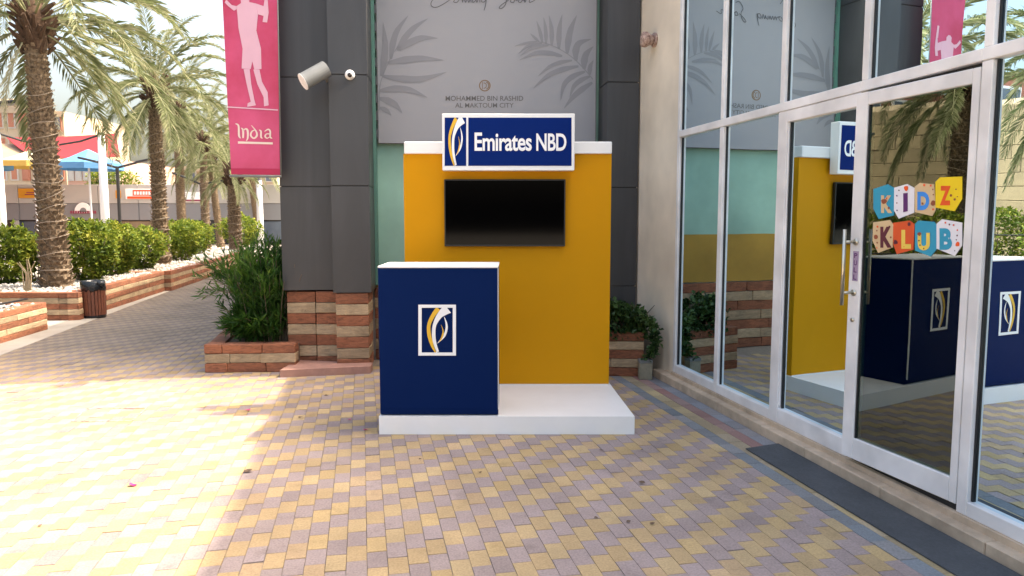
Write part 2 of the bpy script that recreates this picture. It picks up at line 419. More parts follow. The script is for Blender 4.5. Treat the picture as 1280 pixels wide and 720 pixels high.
# paved area in (a across, b along) coordinates
def AB(a, b, z=0.0): return FR * a + FD * b + Vector((0, 0, z))
aK = (P0 - FR * .10).dot(FR)                         # kerb line
edgeL = min(G(0, 443).dot(FR), G(245, 356).dot(FR)) + .05
mb = MB(); mb.poly([AB(edgeL, -4, -.0045), AB(aK + .05, -4, -.0045), AB(aK + .05, 8.0, -.0045), AB(aK + .05, 34, -.0045), AB(edgeL, 34, -.0045)])
pavement = struct(mb.build('pavement', 'mortar'))
PW, PLN = .0945, .165
YEL = [(.59, .43, .235), (.565, .405, .22), (.61, .45, .25), (.58, .415, .21), (.60, .425, .25)]
MAU = [(.41, .325, .308), (.425, .338, .316), (.395, .315, .302), (.415, .33, .318)]
bed_b0, bed_b1 = -3.5, 33.0
def paver_geo(mb, a0, b0, w, l, z):
    g = .0008; h = .004; c = .0011
    A = [(a0 + g, b0 + g), (a0 + w - g, b0 + g), (a0 + w - g, b0 + l - g), (a0 + g, b0 + l - g)]
    T = [(a0 + g + c, b0 + g + c), (a0 + w - g - c, b0 + g + c), (a0 + w - g - c, b0 + l - g - c), (a0 + g + c, b0 + l - g - c)]
    vs = [AB(x, y, z - h) for x, y in A] + [AB(x, y, z) for x, y in T]
    mb.faces(vs, [(4, 5, 6, 7), (0, 1, 5, 4), (1, 2, 6, 5), (2, 3, 7, 6), (3, 0, 4, 7)])
def proj(p):
    d = p - O; f = Vector((0, math.cos(PITCH), -math.sin(PITCH))); u = Vector((0, math.sin(PITCH), math.cos(PITCH)))
    k = d.dot(f)
    return (640 + F * d.x / k, 360 - F * d.dot(u) / k, k) if k > .05 else (-9999, -9999, k)
bldW = 7.42
def blocked(p):
    # under the back building, the booth or planters
    if p.x > -2.35 + (p.y - 7.6) * -.2 and p.y > 7.75 + .096 * (p.x + 2.45) and p.y > 7.6: return True
    return False
BORD = .43
pav = []
i0 = int(math.floor((edgeL + .1) / PW)); i1 = int((aK - BORD + .1) / PW)
for i in range(i0, i1 + 1):
    a = -.10 + PW * i
    if a < edgeL - .02: continue
    w = min(PW, aK - BORD - a)
    if w < .03: continue
    b_off = 3.73 + .5 * PLN * i
    j0 = int(math.floor((bed_b0 - b_off) / PLN)); j1 = int((bed_b1 - b_off) / PLN)
    for j in range(j0, j1):
        b = b_off + PLN * j
        p = AB(a + w / 2, b + PLN / 2)
        if blocked(p): continue
        yel = (j % 2 == 0)
        pav.append((a, b, w, PLN, yel, p, None))
# border strip along the kerb: blue-grey, straw, brick red and slate rows
rows = [((.25, .28, .31), .10), ((.55, .42, .22), .11), ((.36, .185, .165), .10), ((.27, .28, .31), .115)]
a = aK - BORD
for k, (cc, w) in enumerate(rows):
    b = -3.5 + .05 * k
    while b < 7.6:
        p = AB(a + w / 2, b + .1)
        if not blocked(p): pav.append((a, b, w, .2, None, p, cc))
        b += .2
    a += w
def pav_col(rng, yel, cc, p):
    if cc: c = Vector(cc).lerp(Vector((.38, .33, .30)), rng.uniform(0, .5)) * .78 * rng.uniform(.8, 1.2)
    else:
        c = Vector(rng.choice(YEL if yel else MAU)) * .77 * rng.uniform(.90, 1.08)
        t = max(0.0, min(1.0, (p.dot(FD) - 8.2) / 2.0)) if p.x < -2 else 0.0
        if t: c = c.lerp(Vector((.20, .172, .14)) if yel else Vector((.14, .123, .113)), t * .9)  # greyer, darker alley pavers, with some of the alley's shade put into their colour
    return c
rng = random.Random(3)
vis = []
for q in pav:
    px, py, k = proj(q[5])
    ok = -10 < px < 1290 and 280 < py < 722
    if ok and 470 < px < 797 and py < 545: ok = False
    vis.append((k if ok else 1e9, q))
vis.sort(key=lambda t: t[0])
single = vis[:300]; rest = [q for k, q in vis[300:]]
var_me = {}
def paver_variant(kind, n, w, l):
    key = (kind, n, round(w, 3), round(l, 3))
    if key in var_me: return var_me[key]
    m_ = MB(); g = .0008; h = .004; c = .0011
    A = [(-w/2 + g, -l/2 + g), (w/2 - g, -l/2 + g), (w/2 - g, l/2 - g), (-w/2 + g, l/2 - g)]
    T = [(x - math.copysign(c, x), y - math.copysign(c, y)) for x, y in A]
    m_.faces([(x, y, -h) for x, y in A] + [(x, y, 0) for x, y in T], [(4, 5, 6, 7), (0, 1, 5, 4), (1, 2, 6, 5), (2, 3, 7, 6), (3, 0, 4, 7)])
    me = bpy.data.meshes.new('paver'); me.from_pydata([tuple(v) for v in m_.v], [], m_.f); me.materials.append(M['paver'])
    r2 = random.Random(n * 7 + (1 if kind is True else 0))
    put_col(me, 'Col', [pav_col(r2, kind if isinstance(kind, bool) else None, kind if isinstance(kind, tuple) else None, Vector((0, 0, 0)))] * 8)
    var_me[key] = me; return me
rotz = math.atan2(FR.y, FR.x)
for k, (a, b, w, l, yel, p, cc) in single:
    o = bpy.data.objects.new('paver', paver_variant(cc if cc else yel, rng.randrange(9), w, l)); C.objects.link(o)
    o.location = AB(a + w / 2, b + l / 2, rng.gauss(0, .0011)); o.rotation_euler = (rng.gauss(0, .006), rng.gauss(0, .008), rotz + rng.gauss(0, .006))
    o.parent = pavement
mb = MB(); cols = []
for (a, b, w, l, yel, p, cc) in rest:
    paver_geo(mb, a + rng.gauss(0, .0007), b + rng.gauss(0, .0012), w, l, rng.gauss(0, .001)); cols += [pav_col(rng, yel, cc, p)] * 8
o = mb.build('pavers', 'paver', pavement); put_col(o.data, 'Col', cols); o['kind'] = 'stuff'
# pale concrete strip between the pavers and the planters
mb = MB(); mb.box((0, 0, -.02), (1, 1, 1))
mb = MB(); s0 = edgeL
mb.box((s0 - 1.7, -4, -.03), (s0 - .005, 34, .006), frame4(Vector(), FR, FD, Vector((0, 0, 1))))
path = struct(mb.build('path', 'concrete'))

# ================================================================== stone helpers
def stone_run(parent, p, q, z0, ncourse, hc, depth, nrm, first='red', lmin=.35, lmax=.6, seed=1, gap=.004):
    """courses of stones on the wall line p->q (facing nrm), top course = first"""
    rg = random.Random(seed); p = Vector(p); q = Vector(q); L_ = (q - p).length; ex = (q - p).normalized(); nrm = Vector(nrm).normalized()
    X = frame4(p, ex, nrm, Vector((0, 0, 1)))
    for c in range(ncourse):
        zt = z0 + (ncourse - c) * hc; zb = zt - hc
        colr = ['red', 'beige'] if first == 'red' else ['beige', 'red']
        mname = colr[c % 2]
        s = 0.0; first_s = rg.uniform(.4, 1.0)
        while s < L_ - 1e-4:
            l = rg.uniform(lmin, lmax) * (first_s if s == 0 else 1)
            if L_ - (s + l) < lmin * .5: l = L_ - s
            l = min(l, L_ - s)
            m_ = MB(); pr = rg.uniform(-.004, .005)
            m_.box((s + gap / 2, -depth, zb + gap / 2), (s + l - gap / 2, pr, zt - gap / 2), X, .006)
            # chip the visible edges a little
            for v in m_.v: v += Vector((rg.uniform(-1, 1), rg.uniform(-1, 1), rg.uniform(-1, 1))) * .0032
            m_.build('stone', mname, parent)
            s += l

# ================================================================== BACK BUILDING
TH = R(5.5)
K0 = Vector((-2.43, 7.80, 0)); KX = Vector((math.cos(TH), math.sin(TH), 0)); KY = Vector((-math.sin(TH), math.cos(TH), 0))
XK = frame4(K0, KX, KY, Vector((0, 0, 1)))
def KS(px, off, py=300):                             # pixel column -> s on the plane off
    return (PL(px, py, K0 + KY * off, KY) - K0).dot(KX)
def KP(px, py, off): return PL(px, py, K0 + KY * off, KY)
HB = 4.65  # unseen roofline set low so more sky light reaches the shaded paving
bld = thing('corner_building', 'grey clad building with mint wall and striped sandstone base', 'building', K0)
sA0 = 0.0; sA1 = KS(415, 0); sB0 = KS(415, -.2); sB1 = KS(463, -.2); sR0 = KS(757, -.05); sEnd = (U(-1.10) - K0).dot(KX)
zST = .815
# structural core
mb = MB(); mb.box((.06, .42, 0), (sEnd + .3, 14, HB - .05), XK); mb.build('core_wall', 'roof', bld)
mb = MB(); mb.box((sB1 - .02, .405, zST + .012), (sR0 + .02, .43, HB), XK); mb.build('wall', 'mint', bld)
sD0 = KS(514, .4)
mb = MB(); mb.box((sD0, .398, zST + .012), (sR0 + .01, .42, 1.40), XK); mb.build('dado', 'ochre', bld)
mb = MB(); mb.box((sB1 - .01, .396, zST + .002), (sD0 - .004, .42, zST + .03), XK); mb.build('dado_edge', 'ochre', bld)
# pillars: core and panels with joints
def pillar(s0, s1, off, back, zb, joints, side_l=False, side_r=False):
    m_ = MB(); m_.box((s0 + .012, off + .012, zb + .01), (s1 - .012, back, HB - .02), XK); m_.build('pillar_core', 'gasket', bld)
    zs = [zb] + joints + [HB]
    for k in range(len(zs) - 1):
        m_ = MB(); m_.box((s0, off, zs[k] + .005), (s1, off + .011, zs[k + 1] - .005), XK, .002); m_.build('cladding_panel', 'alu', bld)
        if side_r:
            m_ = MB(); m_.box((s1 - .011, off + .0125, zs[k] + .005), (s1, back - .003, zs[k + 1] - .005), XK, .002); m_.build('cladding_panel', 'alu', bld)
        if side_l:
            m_ = MB(); m_.box((s0, off + .0125, zs[k] + .005), (s0 + .011, back - .003, zs[k + 1] - .005), XK, .002); m_.build('cladding_panel', 'alu', bld)
J = [1.925, 3.045, 4.17]
pillar(sA0, sB0 + .12, 0, .41, zST + .012, J, side_l=True)
pillar(sB0, sB1, -.2, .395, zST, J, side_l=True, side_r=True)
pillar(sR0, sEnd - .01, -.05, .40, .02, [.85, 1.925, 3.045, 4.17], side_l=True)
# green return strip beside the banner
mb = MB(); mb.box((sB1 + .001, .30, zST + .04), (sB1 + .035, .394, HB), XK); mb.build('edge_strip', 'teal', bld)
# stone bases
hc = zST / 7
def kp(s, off): return K0 + KX * s + KY * off
sM = KS(393, .05)
stone_run(bld, kp(sA0 + .03, .03), kp(sM, .03), 0, 7, hc, .3, -KY, 'red', 2, 3, 5)
stone_run(bld, kp(sM + .005, .0), kp(sB0 + .02, .0), 0, 7, hc, .3, -KY, 'red', 2, 3, 6)
stone_run(bld, kp(sB0 + .02, -.19), kp(sB1 - .03, -.19), 0, 7, hc, .5, -KY, 'red', 2, 3, 7)
stone_run(bld, kp(sB1 - .02, .385), kp(sR0 + .0, .385), 0, 7, hc, .3, -KY, 'red', .4, .8, 8)
# left flank along the alley
XA = frame4(kp(0, .43), FD, FR, Vector((0, 0, 1)))
mb = MB(); mb.box((0, .012, 0), (22, .6, HB), XA); mb.build('flank_wall', 'cream', bld)
mb = MB(); mb.box((-.05, -.05, HB + .002), (sEnd + .25, 14.1, HB + .1), XK); mb.build('roof', 'roof', bld)
mb = MB(); mb.box((.0, -.04, HB + .002), (22, 1.5, HB + .10), XA); mb.build('roof_edge', 'roof', bld)
mb = MB(); mb.tube([kp(sB1 + .035, .33) + Vector((0, 0, .03)), kp(sB1 + .035, .33) + Vector((0, 0, .80))], .014, 8); mb.build('pipe', 'lamp', bld)
# plinth step
pA = G(350, 472); pB = G(463, 467)
mb = MB()
pts = [pA, pB, kp(sB1 + .0, -.19), kp(sA0 + .12, .03)]
mb.slab([Vector((p.x, p.y, .0)) for p in pts], (0, 0, 1), .075)
st = mb.build('step_slab', 'pink'); tag(st, 'low pink stone slab at the foot of the grey pillar', 'step'); rebase(st)

# ================================================================== SHOPFRONT (right)
shop = thing('glass_shopfront', 'white framed glass shopfront with cream wall and stone kerb', 'building', U(0))
HZ = HB; ZTR = 2.385
us = [0.0, .872, 1.772, 2.662, 3.555, 4.46, 5.36, 6.26, 7.16]
ZF = .12; ZTOP = 4.25
mb = MB(); mb.box((-1.09, -.25, .0), (-.02, 0.0, HZ), XF); mb.build('cream_wall', 'cream', shop)
mb = MB(); mb.box((-.019, -.25, ZTOP), (11, 0, HZ), XF); mb.build('upper_wall', 'cream', shop)
mb = MB(); mb.box((-1.2, -7, HZ + .002), (11, .0, HZ + .12), XF); mb.build('roof', 'roof', shop)
mb = MB(); mb.box((10.75, -7, 0), (11, -.26, HZ), XF); mb.box((-1.2, -7, 0), (-.9, -.26, HZ), XF); mb.box((-1.2, -7.2, 0), (11, -7.01, HZ), XF); mb.build('outer_wall', 'cream', shop)
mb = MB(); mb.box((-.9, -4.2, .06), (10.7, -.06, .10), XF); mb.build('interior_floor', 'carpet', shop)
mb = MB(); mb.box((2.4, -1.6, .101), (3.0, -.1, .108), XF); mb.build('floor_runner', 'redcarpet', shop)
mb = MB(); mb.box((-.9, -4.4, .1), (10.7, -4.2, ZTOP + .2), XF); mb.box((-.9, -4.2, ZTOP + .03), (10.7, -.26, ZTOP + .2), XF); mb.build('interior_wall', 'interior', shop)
# ceiling light inside (glowing panel seen through the upper panes)
lp = [PL(1056, 61, Vector((0, 0, 3.05)), Vector((0, 0, 1))), PL(1157, 47, Vector((0, 0, 3.05)), Vector((0, 0, 1)))]
# kerb stones
uk = -.31
rg = random.Random(5)
while uk < 9:
    l = rg.uniform(.55, .75)
    m_ = MB(); m_.box((uk + .002, -.1, -.01), (uk + l - .002, .098, .068 + rg.uniform(-.002, .002)), XF, .006); m_.build('kerb_stone', 'kerb', shop)
    uk += l
mb = MB(); mb.box((-.02, -.08, .05), (9, .03, ZF - .02), XF); mb.build('sill', 'kerb', shop)
# bars
def bar(u0, u1, z0, z1, w0=-.05, w1=.012, name='frame_bar', parent=None, m='frame', c=.004):
    m_ = MB(); m_.box((u0, w0, z0), (u1, w1, z1), XF, c); return m_.build(name, m, parent or shop)
mw = .028; prg = random.Random(12)
for k, u in enumerate(us):
    if k == 0: bar(-.018, .03, ZF - .02, ZTOP, name='mullion')
    else:
        bar(u - mw, u + mw, ZTR + .032, ZTOP, name='mullion')
        if k in (2,): bar(u - mw - .01, u + .075, ZF - .02, ZTR - .033, name='mullion')
        elif k == 3: bar(u - mw, u + .012, ZF - .02, ZTR - .033, -.06, -.004, name='mullion')
        else: bar(u - mw - .005, u + mw + .005, ZF - .02, ZTR - .033, name='mullion')
for k in range(len(us) - 1):
    ua = us[k] + (.03 if k == 0 else mw); ub = us[k + 1] - mw
    bar(us[k] + (.03 if k == 0 else -mw), us[k + 1] - mw - (.0 if k < 7 else 0), ZTR - .031, ZTR + .031, -.05, .016, name='transom')
    bar(ua, ub, ZTOP - .06, ZTOP, name='head_bar')
    um_ = (ua + ub) / 2
    m_ = MB(); m_.box((ua - .004 - um_, -.004, ZTR + .03), (ub + .004 - um_, .004, ZTOP - .05), XF @ Matrix.Translation((um_, -.026, 0)) @ Matrix.Rotation(R(prg.uniform(-.3, .3)), 4, 'Z')); m_.build('glass_pane', 'glass', shop)
    bar(ua, ua + .010, ZTR + .034, ZTOP - .062, -.0218, -.012, 'gasket', None, 'gasket', 0)
    if k == 3: continue
    la = us[k] + (.03 if k == 0 else (.075 if k == 2 else mw + .005)); lb = us[k + 1] - mw - (.01 if k == 1 else .005 if k != 2 else 0)
    zb = ZF - .02
    if k == 2:
        bar(la, lb, ZTR - .115, ZTR - .034, name='head_bar'); zt = ZTR - .115; bar(la, la + .012, .23, zt, -.01, .004, 'bead')
        bar(la, lb, zb, .21, name='bottom_rail'); z0 = .21
    else:
        bar(la, lb, zb, .175, name='bottom_rail'); zt = ZTR - .033; z0 = .175
    m_ = MB(); m_.box((la - .004 - um_, -.004, z0 - .004), (lb + .004 - um_, .004, zt + .004), XF @ Matrix.Translation((um_, -.026, 0)) @ Matrix.Rotation(R(prg.uniform(-.3, .3)), 4, 'Z')); m_.build('glass_pane', 'glass', shop)
    bar(la + (.0125 if k == 2 else 0), la + (.022 if k == 2 else .010), z0 + .001, zt - .001, -.0218, -.012, 'gasket', None, 'gasket', 0)
# door leaf, a little ajar: hinged at the far right stile
uh = us[4] - mw - .010; uL = us[3] + .014
DA = R(4.2)
hinge = U(uh, .012)
ddir = (FD * math.cos(DA) - FR * math.sin(DA)).normalized()            # hinge -> handle edge
dout = Vector((0, 0, 1)).cross(ddir); dout = dout if dout.dot(-FR) > 0 else -dout
XD = frame4(hinge, ddir, dout, Vector((0, 0, 1)))
DW = uh - uL; DZ0 = .135; DZ1 = ZTR - .055
door = MB(); door.box((DW - .095, -.045, DZ0), (DW, 0, DZ1), XD, .004); door = door.build('door', 'frame', shop)
door['label'] = 'white framed glass entrance door with colourful letter tiles'
mb = MB(); mb.box((0, -.045, DZ0), (.045, 0, DZ1), XD, .004); mb.build('stile', 'frame', door)
mb = MB(); mb.box((.045, -.045, DZ0), (DW - .095, -.001, DZ0 + .13), XD, .004); mb.build('bottom_rail', 'frame', door)
mb = MB(); mb.box((.045, -.045, DZ1 - .075), (DW - .095, -.001, DZ1), XD, .004); mb.build('top_rail', 'frame', door)
mb = MB(); mb.box((.043, -.026, DZ0 + .128), (DW - .093, -.018, DZ1 - .073), XD); mb.build('glass_pane', 'doorglass', door)
mb = MB(); mb.box((DW - .107, -.0175, DZ0 + .131), (DW - .096, -.010, DZ1 - .076), XD); mb.build('gasket', 'gasket', door)
bar(us[3] + .014, uh, ZF - .05, ZF + .008, -.06, -.002, 'threshold', None, 'gasket', .002)
bar(us[3] + .014, uh, ZTR - .052, ZTR - .033, -.05, -.02, 'head_gap', None, 'gasket', 0)
def DP(px, py, out=0.0): return PL(px, py, hinge + dout * out, dout)
# handle: long pull bar on two posts
hx = DW - .052
mb = MB(); mb.tube([XD @ Vector((hx + .012, .075, 1.075)), XD @ Vector((hx + .012, .075, 1.53))], .0105, 12)
for z in (1.15, 1.455): mb.tube([XD @ Vector((hx, 0, z)), XD @ Vector((hx + .012, .075, z))], .009, 10)
mb.build('pull_handle', 'steel', door, True)
for z, nm, rr_ in ((1.15, 'handle_rose', .02), (1.455, 'handle_rose', .02), (.985, 'lock', .013)):
    mb = MB(); mb.tube([XD @ Vector((hx, -.001, z)), XD @ Vector((hx, .008, z))], rr_, 14); mb.build(nm, 'steel', door, True)
mb = MB(); cs = XD @ Vector((hx - .004, 0, 1.31))
mb.slab([XD @ Vector((hx - .026, .0005, 1.22)), XD @ Vector((hx + .02, .0005, 1.22)), XD @ Vector((hx + .02, .0005, 1.40)), XD @ Vector((hx - .026, .0005, 1.40))], dout, .001, 0)
for k, ch in enumerate('PULL'):
    zt = 1.388 - k * .043
    add_text(mb, ch, lambda s, t, zt=zt: XD @ Vector((hx + .010 - s * .026, .0021, zt - .03 + t * .03)), 1, .02)
mb.build('pull_sticker', ['lilac', 'lpurp'], door)
# eight letter tiles stuck on the door glass
def tz(p): return (1080 + p[0] / 6.0, 210 + p[1] / 6.0)
TILES = [
 ('blue tile with a cream letter K', [(72, 158), (180, 122), (228, 150), (226, 355), (112, 383), (72, 305)], 'tblue', 'K', (128, 205, 212, 338), 'tbeige', 'cream', [(150, 250, 22, 'ldot'), (185, 300, 9, 'ldot'), (170, 226, 7, 'lred')]),
 ('white tile with a purple letter I', [(228, 148), (325, 120), (380, 150), (378, 335), (262, 380), (226, 318)], 'twhite', 'I', (294, 186, 328, 334), 'lpurp', None, [(316, 152, 20, 'lred'), (246, 208, 6, 'lpurp'), (246, 262, 5, 'ldot'), (248, 318, 6, 'lpurp'), (262, 168, 6, 'greyt')]),
 ('beige tile with a blue letter D', [(382, 140), (420, 112), (528, 122), (540, 312), (514, 360), (382, 330)], 'tbeige', 'D', (400, 178, 490, 316), 'lblue', None, [(452, 128, 9, 'lred'), (500, 132, 8, 'lred'), (516, 160, 6, 'ldot'), (520, 200, 6, 'ldot'), (518, 262, 20, 'ldot'), (518, 310, 8, 'lred'), (438, 266, 9, 'ldot')]),
 ('yellow tile with a red letter Z', [(538, 104), (572, 70), (738, 64), (738, 232), (682, 324), (538, 296)], 'tyel', 'Z', (568, 134, 650, 280), 'lred', None, [(690, 160, 6, 'ldot'), (680, 235, 9, 'ldot'), (652, 205, 10, 'ldot'), (700, 215, 5, 'ldot')]),
 ('beige tile with a maroon letter K', [(70, 408), (195, 390), (222, 424), (216, 596), (108, 636), (66, 545)], 'tbeige', 'K', (122, 440, 208, 598), 'lmar', None, [(88, 515, 18, 'ldot'), (100, 440, 8, 'lred'), (96, 470, 6, 'ldot'), (98, 560, 7, 'ldot'), (96, 598, 6, 'lred'), (200, 520, 8, 'ldot'), (190, 440, 8, 'lmar')]),
 ('red tile with a yellow letter L', [(218, 412), (345, 394), (380, 420), (372, 612), (248, 646), (222, 575)], 'tred', 'L', (280, 464, 352, 606), 'lyel', None, [(338, 420, 14, 'lmar'), (236, 556, 17, 'lmar'), (300, 590, 4, 'lred')]),
 ('blue tile with a yellow letter U', [(384, 420), (410, 394), (530, 404), (546, 430), (546, 610), (500, 664), (384, 618)], 'tblue', 'U', (402, 486, 494, 618), 'lyel', None, [(415, 494, 15, 'ldot'), (412, 545, 6, 'lmar'), (420, 578, 6, 'lmar'), (448, 604, 6, 'lmar')]),
 ('white tile with a blue letter B', [(546, 418), (588, 384), (738, 410), (738, 580), (682, 660), (546, 604)], 'twhite', 'B', (566, 452, 660, 614), 'tblue', None, [(610, 410, 7, 'lred'), (640, 424, 7, 'lmar'), (672, 428, 7, 'lred'), (700, 466, 7, 'lred'), (698, 506, 6, 'lmar'), (702, 572, 18, 'lred'), (692, 538, 5, 'lmar'), (680, 620, 5, 'greyt')])]
for lab, pg, tm, ch, bb, lm, _, dots in TILES:
    mb = MB(); mats = [tm, lm] + [d[3] for d in dots]
    off = -.0165
    mb.slab([DP(*tz(p), off) for p in pg], dout, .002, 0)
    if ch == 'I': mb.poly([DP(*tz(p), off + .0032) for p in ((bb[0], bb[3] - 2), (bb[2], bb[3] - 10), (bb[2], bb[1]), (bb[0], bb[1] + 3))], 1)
    else: add_text(mb, ch, lambda s, t: DP(*tz((bb[0] + s * (bb[2] - bb[0]), bb[3] - t * (bb[3] - bb[1]))), off + .0032), 1, .055)
    for k, (x, y, r_, dm) in enumerate(dots):
        rr = random.Random(k + int(x)); n = 9
        mb.poly([DP(*tz((x + r_ * rr.uniform(.75, 1.1) * math.cos(6.283 * i / n), y + r_ * rr.uniform(.8, 1.2) * math.sin(6.283 * i / n))), off + .0042) for i in range(n)], 2 + k)
    t_ = mb.build('letter_tile', mats, door); t_['label'] = lab
# lit ceiling panel inside the shop
zc = 3.05
q = [PL(px, py, Vector((0, 0, zc)), Vector((0, 0, 1))) for px, py in ((1052, 61), (1096, 45), (1157, 47), (1100, 63))]
uu = sorted((p - P0).dot(-FD) for p in q)
mb = MB(); mb.box((2.1, -1.9, zc), (3.2, -1.0, zc + .05), XF); mb.build('ceiling_light', emit_mat('ceiling_light_glow', (.75, .95, .85), .55), shop)
# rusty pipe stub on the cream wall
kn = PL(819, 50, P0, -FR)
rk = thing('pipe_stub', 'rusty round pipe cap sticking out of cream wall', 'pipe', kn)
mb = MB(); mb.tube([kn - FR * 0.0, kn - FR * .02], [.072, .072], 16); mb.build('flange', 'rust', rk, True)
mb = MB(); mb.tube([kn - FR * .02, kn - FR * .06, kn - FR * .10, kn - FR * .135, kn - FR * .15], [.045, .055, .078, .075, .04], 16); mb.build('cap', 'rust', rk, True)

# rubber mat on the pavers in front of the door
m0, m1, m2 = G(932, 562), G(985, 555), G(1080, 672)
mb = MB(); dirm = -FD
c0 = Vector((m0.x, m0.y, 0)); c1 = Vector((m1.x, m1.y, 0))
c1 = U((c1 - P0).dot(-FD), .11); c1.z = 0
lm = (U(6.4) - U((c0 - P0).dot(-FD))).length
for (z0, z1, ins) in ((.0035, .010, 0),):
    pts = [c0, c1, U(6.4, .11), U(6.4, (c0 - P0).dot(-FR))]
    mb.slab([Vector((p.x, p.y, z0)) for p in pts], (0, 0, 1), z1 - z0)
mt = mb.build('door_mat', 'mat_'); tag(mt, 'long dark grey mat along the kerb by the glass door', 'mat'); rebase(mt)

# ================================================================== BOOTH
bf = G(474, 543); fL = bf.x; fR = G(793, 543).x; yF = bf.y; hp = .136
yB = G(761, 481, hp).y; bL = D(508, 481, yB).x; bR = D(761, 481, yB).x
booth = thing('exhibition_booth', 'mustard back wall on white platform with blue bank sign', 'booth', ((fL + fR) / 2, (yF + yB) / 2, 0))
mb = MB(); mb.slab([(fL, yF, .0), (fR, yF, .0), (bR + .012, yB + .12, .0), (bL - .06, yB + .12, .0)], (0, 0, 1), hp); mb.build('platform', 'white', booth)
zW = D(505, 192, yB - .01).z
mb = MB(); mb.box((bL, yB, hp + .001), (bR, yB + .10, zW), None, .002); mb.build('back_wall', 'ochre2', booth)
mb = MB(); mb.box((bL + .01, yB - .006, hp + .001), (bR - .002, yB - .0005, hp + .008)); mb.build('skirting', 'white', booth)
x0, x1 = D(505, 185, yB - .03).x, D(765, 185, yB - .03).x; zt = D(505, 177, yB - .03).z
mb = MB(); mb.box((x0, yB - .03, zW - .002), (x1, yB + .13, zt), None, .006); mb.build('header_band', 'white', booth)
ys = yB - .13
sx0, sx1 = D(552.5, 150, ys).x, D(718.5, 150, ys).x; sz0, sz1 = D(600, 213, ys).z, D(600, 142, ys).z
mb = MB(); mb.box((sx0, ys, sz0), (sx1, yB - .031, sz1), None, .004); sign = mb.build('sign_box', 'white', booth)
sign['label'] = 'white edged blue bank name sign'
def SP(off):
    yy = ys - off
    def f(px, py):
        r = ray(px, py); p = O + r * (yy / r.y); return Vector((p.x, yy, p.z))
    return f
def z_sign(zx, zy): return (540 + zx / 6.737, 130 + zy / 6.737)
def sgp(off): 
    f = SP(off); return lambda x, y: f(*z_sign(x, y))
f1, f2, f3 = sgp(.002), sgp(.0045), sgp(.006)
def quad(f, x0, y0, x1, y1): return [f(x0, y0), f(x1, y0), f(x1, y1), f(x0, y1)]
mb = MB(); g0 = sgp(.0003)
mb.slab(quad(g0, 107, 115, 288, 521), (0, -1, 0), .0025); mb.build('sign_panel', 'blue', sign)
mb = MB(); mb.slab(quad(g0, 306, 115, 1175, 521), (0, -1, 0), .0025); mb.build('sign_panel', 'blue', sign)
def emblem(fn, mats_parent, name='emblem'):
    """fn maps emblem coordinates (x 0..1, y 0..1 down) inside the frame"""
    m_ = MB(); fn0 = fn; fn = lambda x, y: fn0(max(0, min(1, x)), max(0, min(1, y)))
    add_ribbon(m_, [(.55, .0), (.36, .18), (.235, .38), (.24, .60), (.33, .82), (.455, 1.0)], [.13, .115, .11, .12, .10, .05], fn, 1)
    add_ribbon(m_, [(.88, -.01), (.60, .15), (.42, .37), (.385, .60), (.43, .82), (.515, 1.0)], [.28, .16, .11, .115, .105, .09], fn, 0)
    add_ribbon(m_, [(.72, .20), (.79, .34), (.80, .47), (.72, .63), (.50, .80)], [.005, .055, .075, .07, .005], fn, 0)
    add_ribbon(m_, [(.625, .38), (.685, .50), (.68, .60), (.62, .70), (.55, .77)], [.005, .03, .055, .035, .005], lambda x, y: fn(x, y) + Vector((0, -.0008, 0)), 1)
    return m_
em = emblem(lambda x, y: f2(107 + x * 181, 115 + y * 406), None); em.build('emblem', ['whiteflat', 'yellowp'], sign)
mb = MB(); add_text(mb, 'Emirates', lambda s, t: f2(358 + s * (840 - 358), 396 - t * (396 - 240)), 0, .021, 0, .95)
add_text(mb, 'NBD', lambda s, t: f2(878 + s * (1132 - 878), 394 - t * (394 - 248)), 0, .021, 0, .95); mb.build('lettering', 'whiteflat', sign)
# television on the back wall
yt = yB - .05
tx0, tx1 = D(555, 230, yt).x, D(707, 230, yt).x; tz0, tz1 = D(600, 308, yt).z, D(600, 224, yt).z
tv = thing('television', 'black flat television on mustard wall of booth', 'television', ((tx0 + tx1) / 2, yt, tz0))
mb = MB(); mb.box((tx0, yt, tz0), (tx1, yB - .012, tz1), None, .004); mb.build('housing', 'bezel', tv)
mb = MB(); mb.box((tx0 + .011, yt - .0012, tz0 + .014), (tx1 - .011, yt - .0002, tz1 - .011)); mb.build('screen', 'screen', tv)
mb = MB(); mb.box(((tx0 + tx1) / 2 - .2, yB - .0118, tz0 + .1), ((tx0 + tx1) / 2 + .2, yB - .0008, tz1 - .1)); mb.build('wall_bracket', 'bezel', tv)
# counter
yc = yF + .012; cd = .49
cx0, cx1 = D(474, 430, yc).x, D(622.5, 430, yc).x; zc_ = D(500, 333, yc).z
ctr = thing('reception_counter', 'navy blue counter with white top and framed bank emblem', 'counter', ((cx0 + cx1) / 2, yc + cd / 2, hp))
mb = MB(); prof = [(yc + .035, hp + .002), (yc + .012, hp + .012), (yc + .003, hp + .032), (yc, hp + .06), (yc, zc_ - .012), (yc + cd, zc_ - .012), (yc + cd, hp + .002)]
for xx0, xx1, mname, nm in ((cx0, cx1 - .010, 'navy', 'body'),):
    n = len(prof)
    mb.faces([(xx0, y, z) for y, z in prof] + [(xx1, y, z) for y, z in prof], [tuple(range(n)), tuple(range(2 * n - 1, n - 1, -1))] + [(i, n + i, n + (i + 1) % n, (i + 1) % n) for i in range(n)])
    mb.build(nm, mname, ctr)
mb = MB(); n = len(prof); xa, xb = cx1 - .0095, cx1
mb.faces([(xa, y, z) for y, z in prof] + [(xb, y, z) for y, z in prof], [tuple(range(n)), tuple(range(2 * n - 1, n - 1, -1))] + [(i, n + i, n + (i + 1) % n, (i + 1) % n) for i in range(n)])
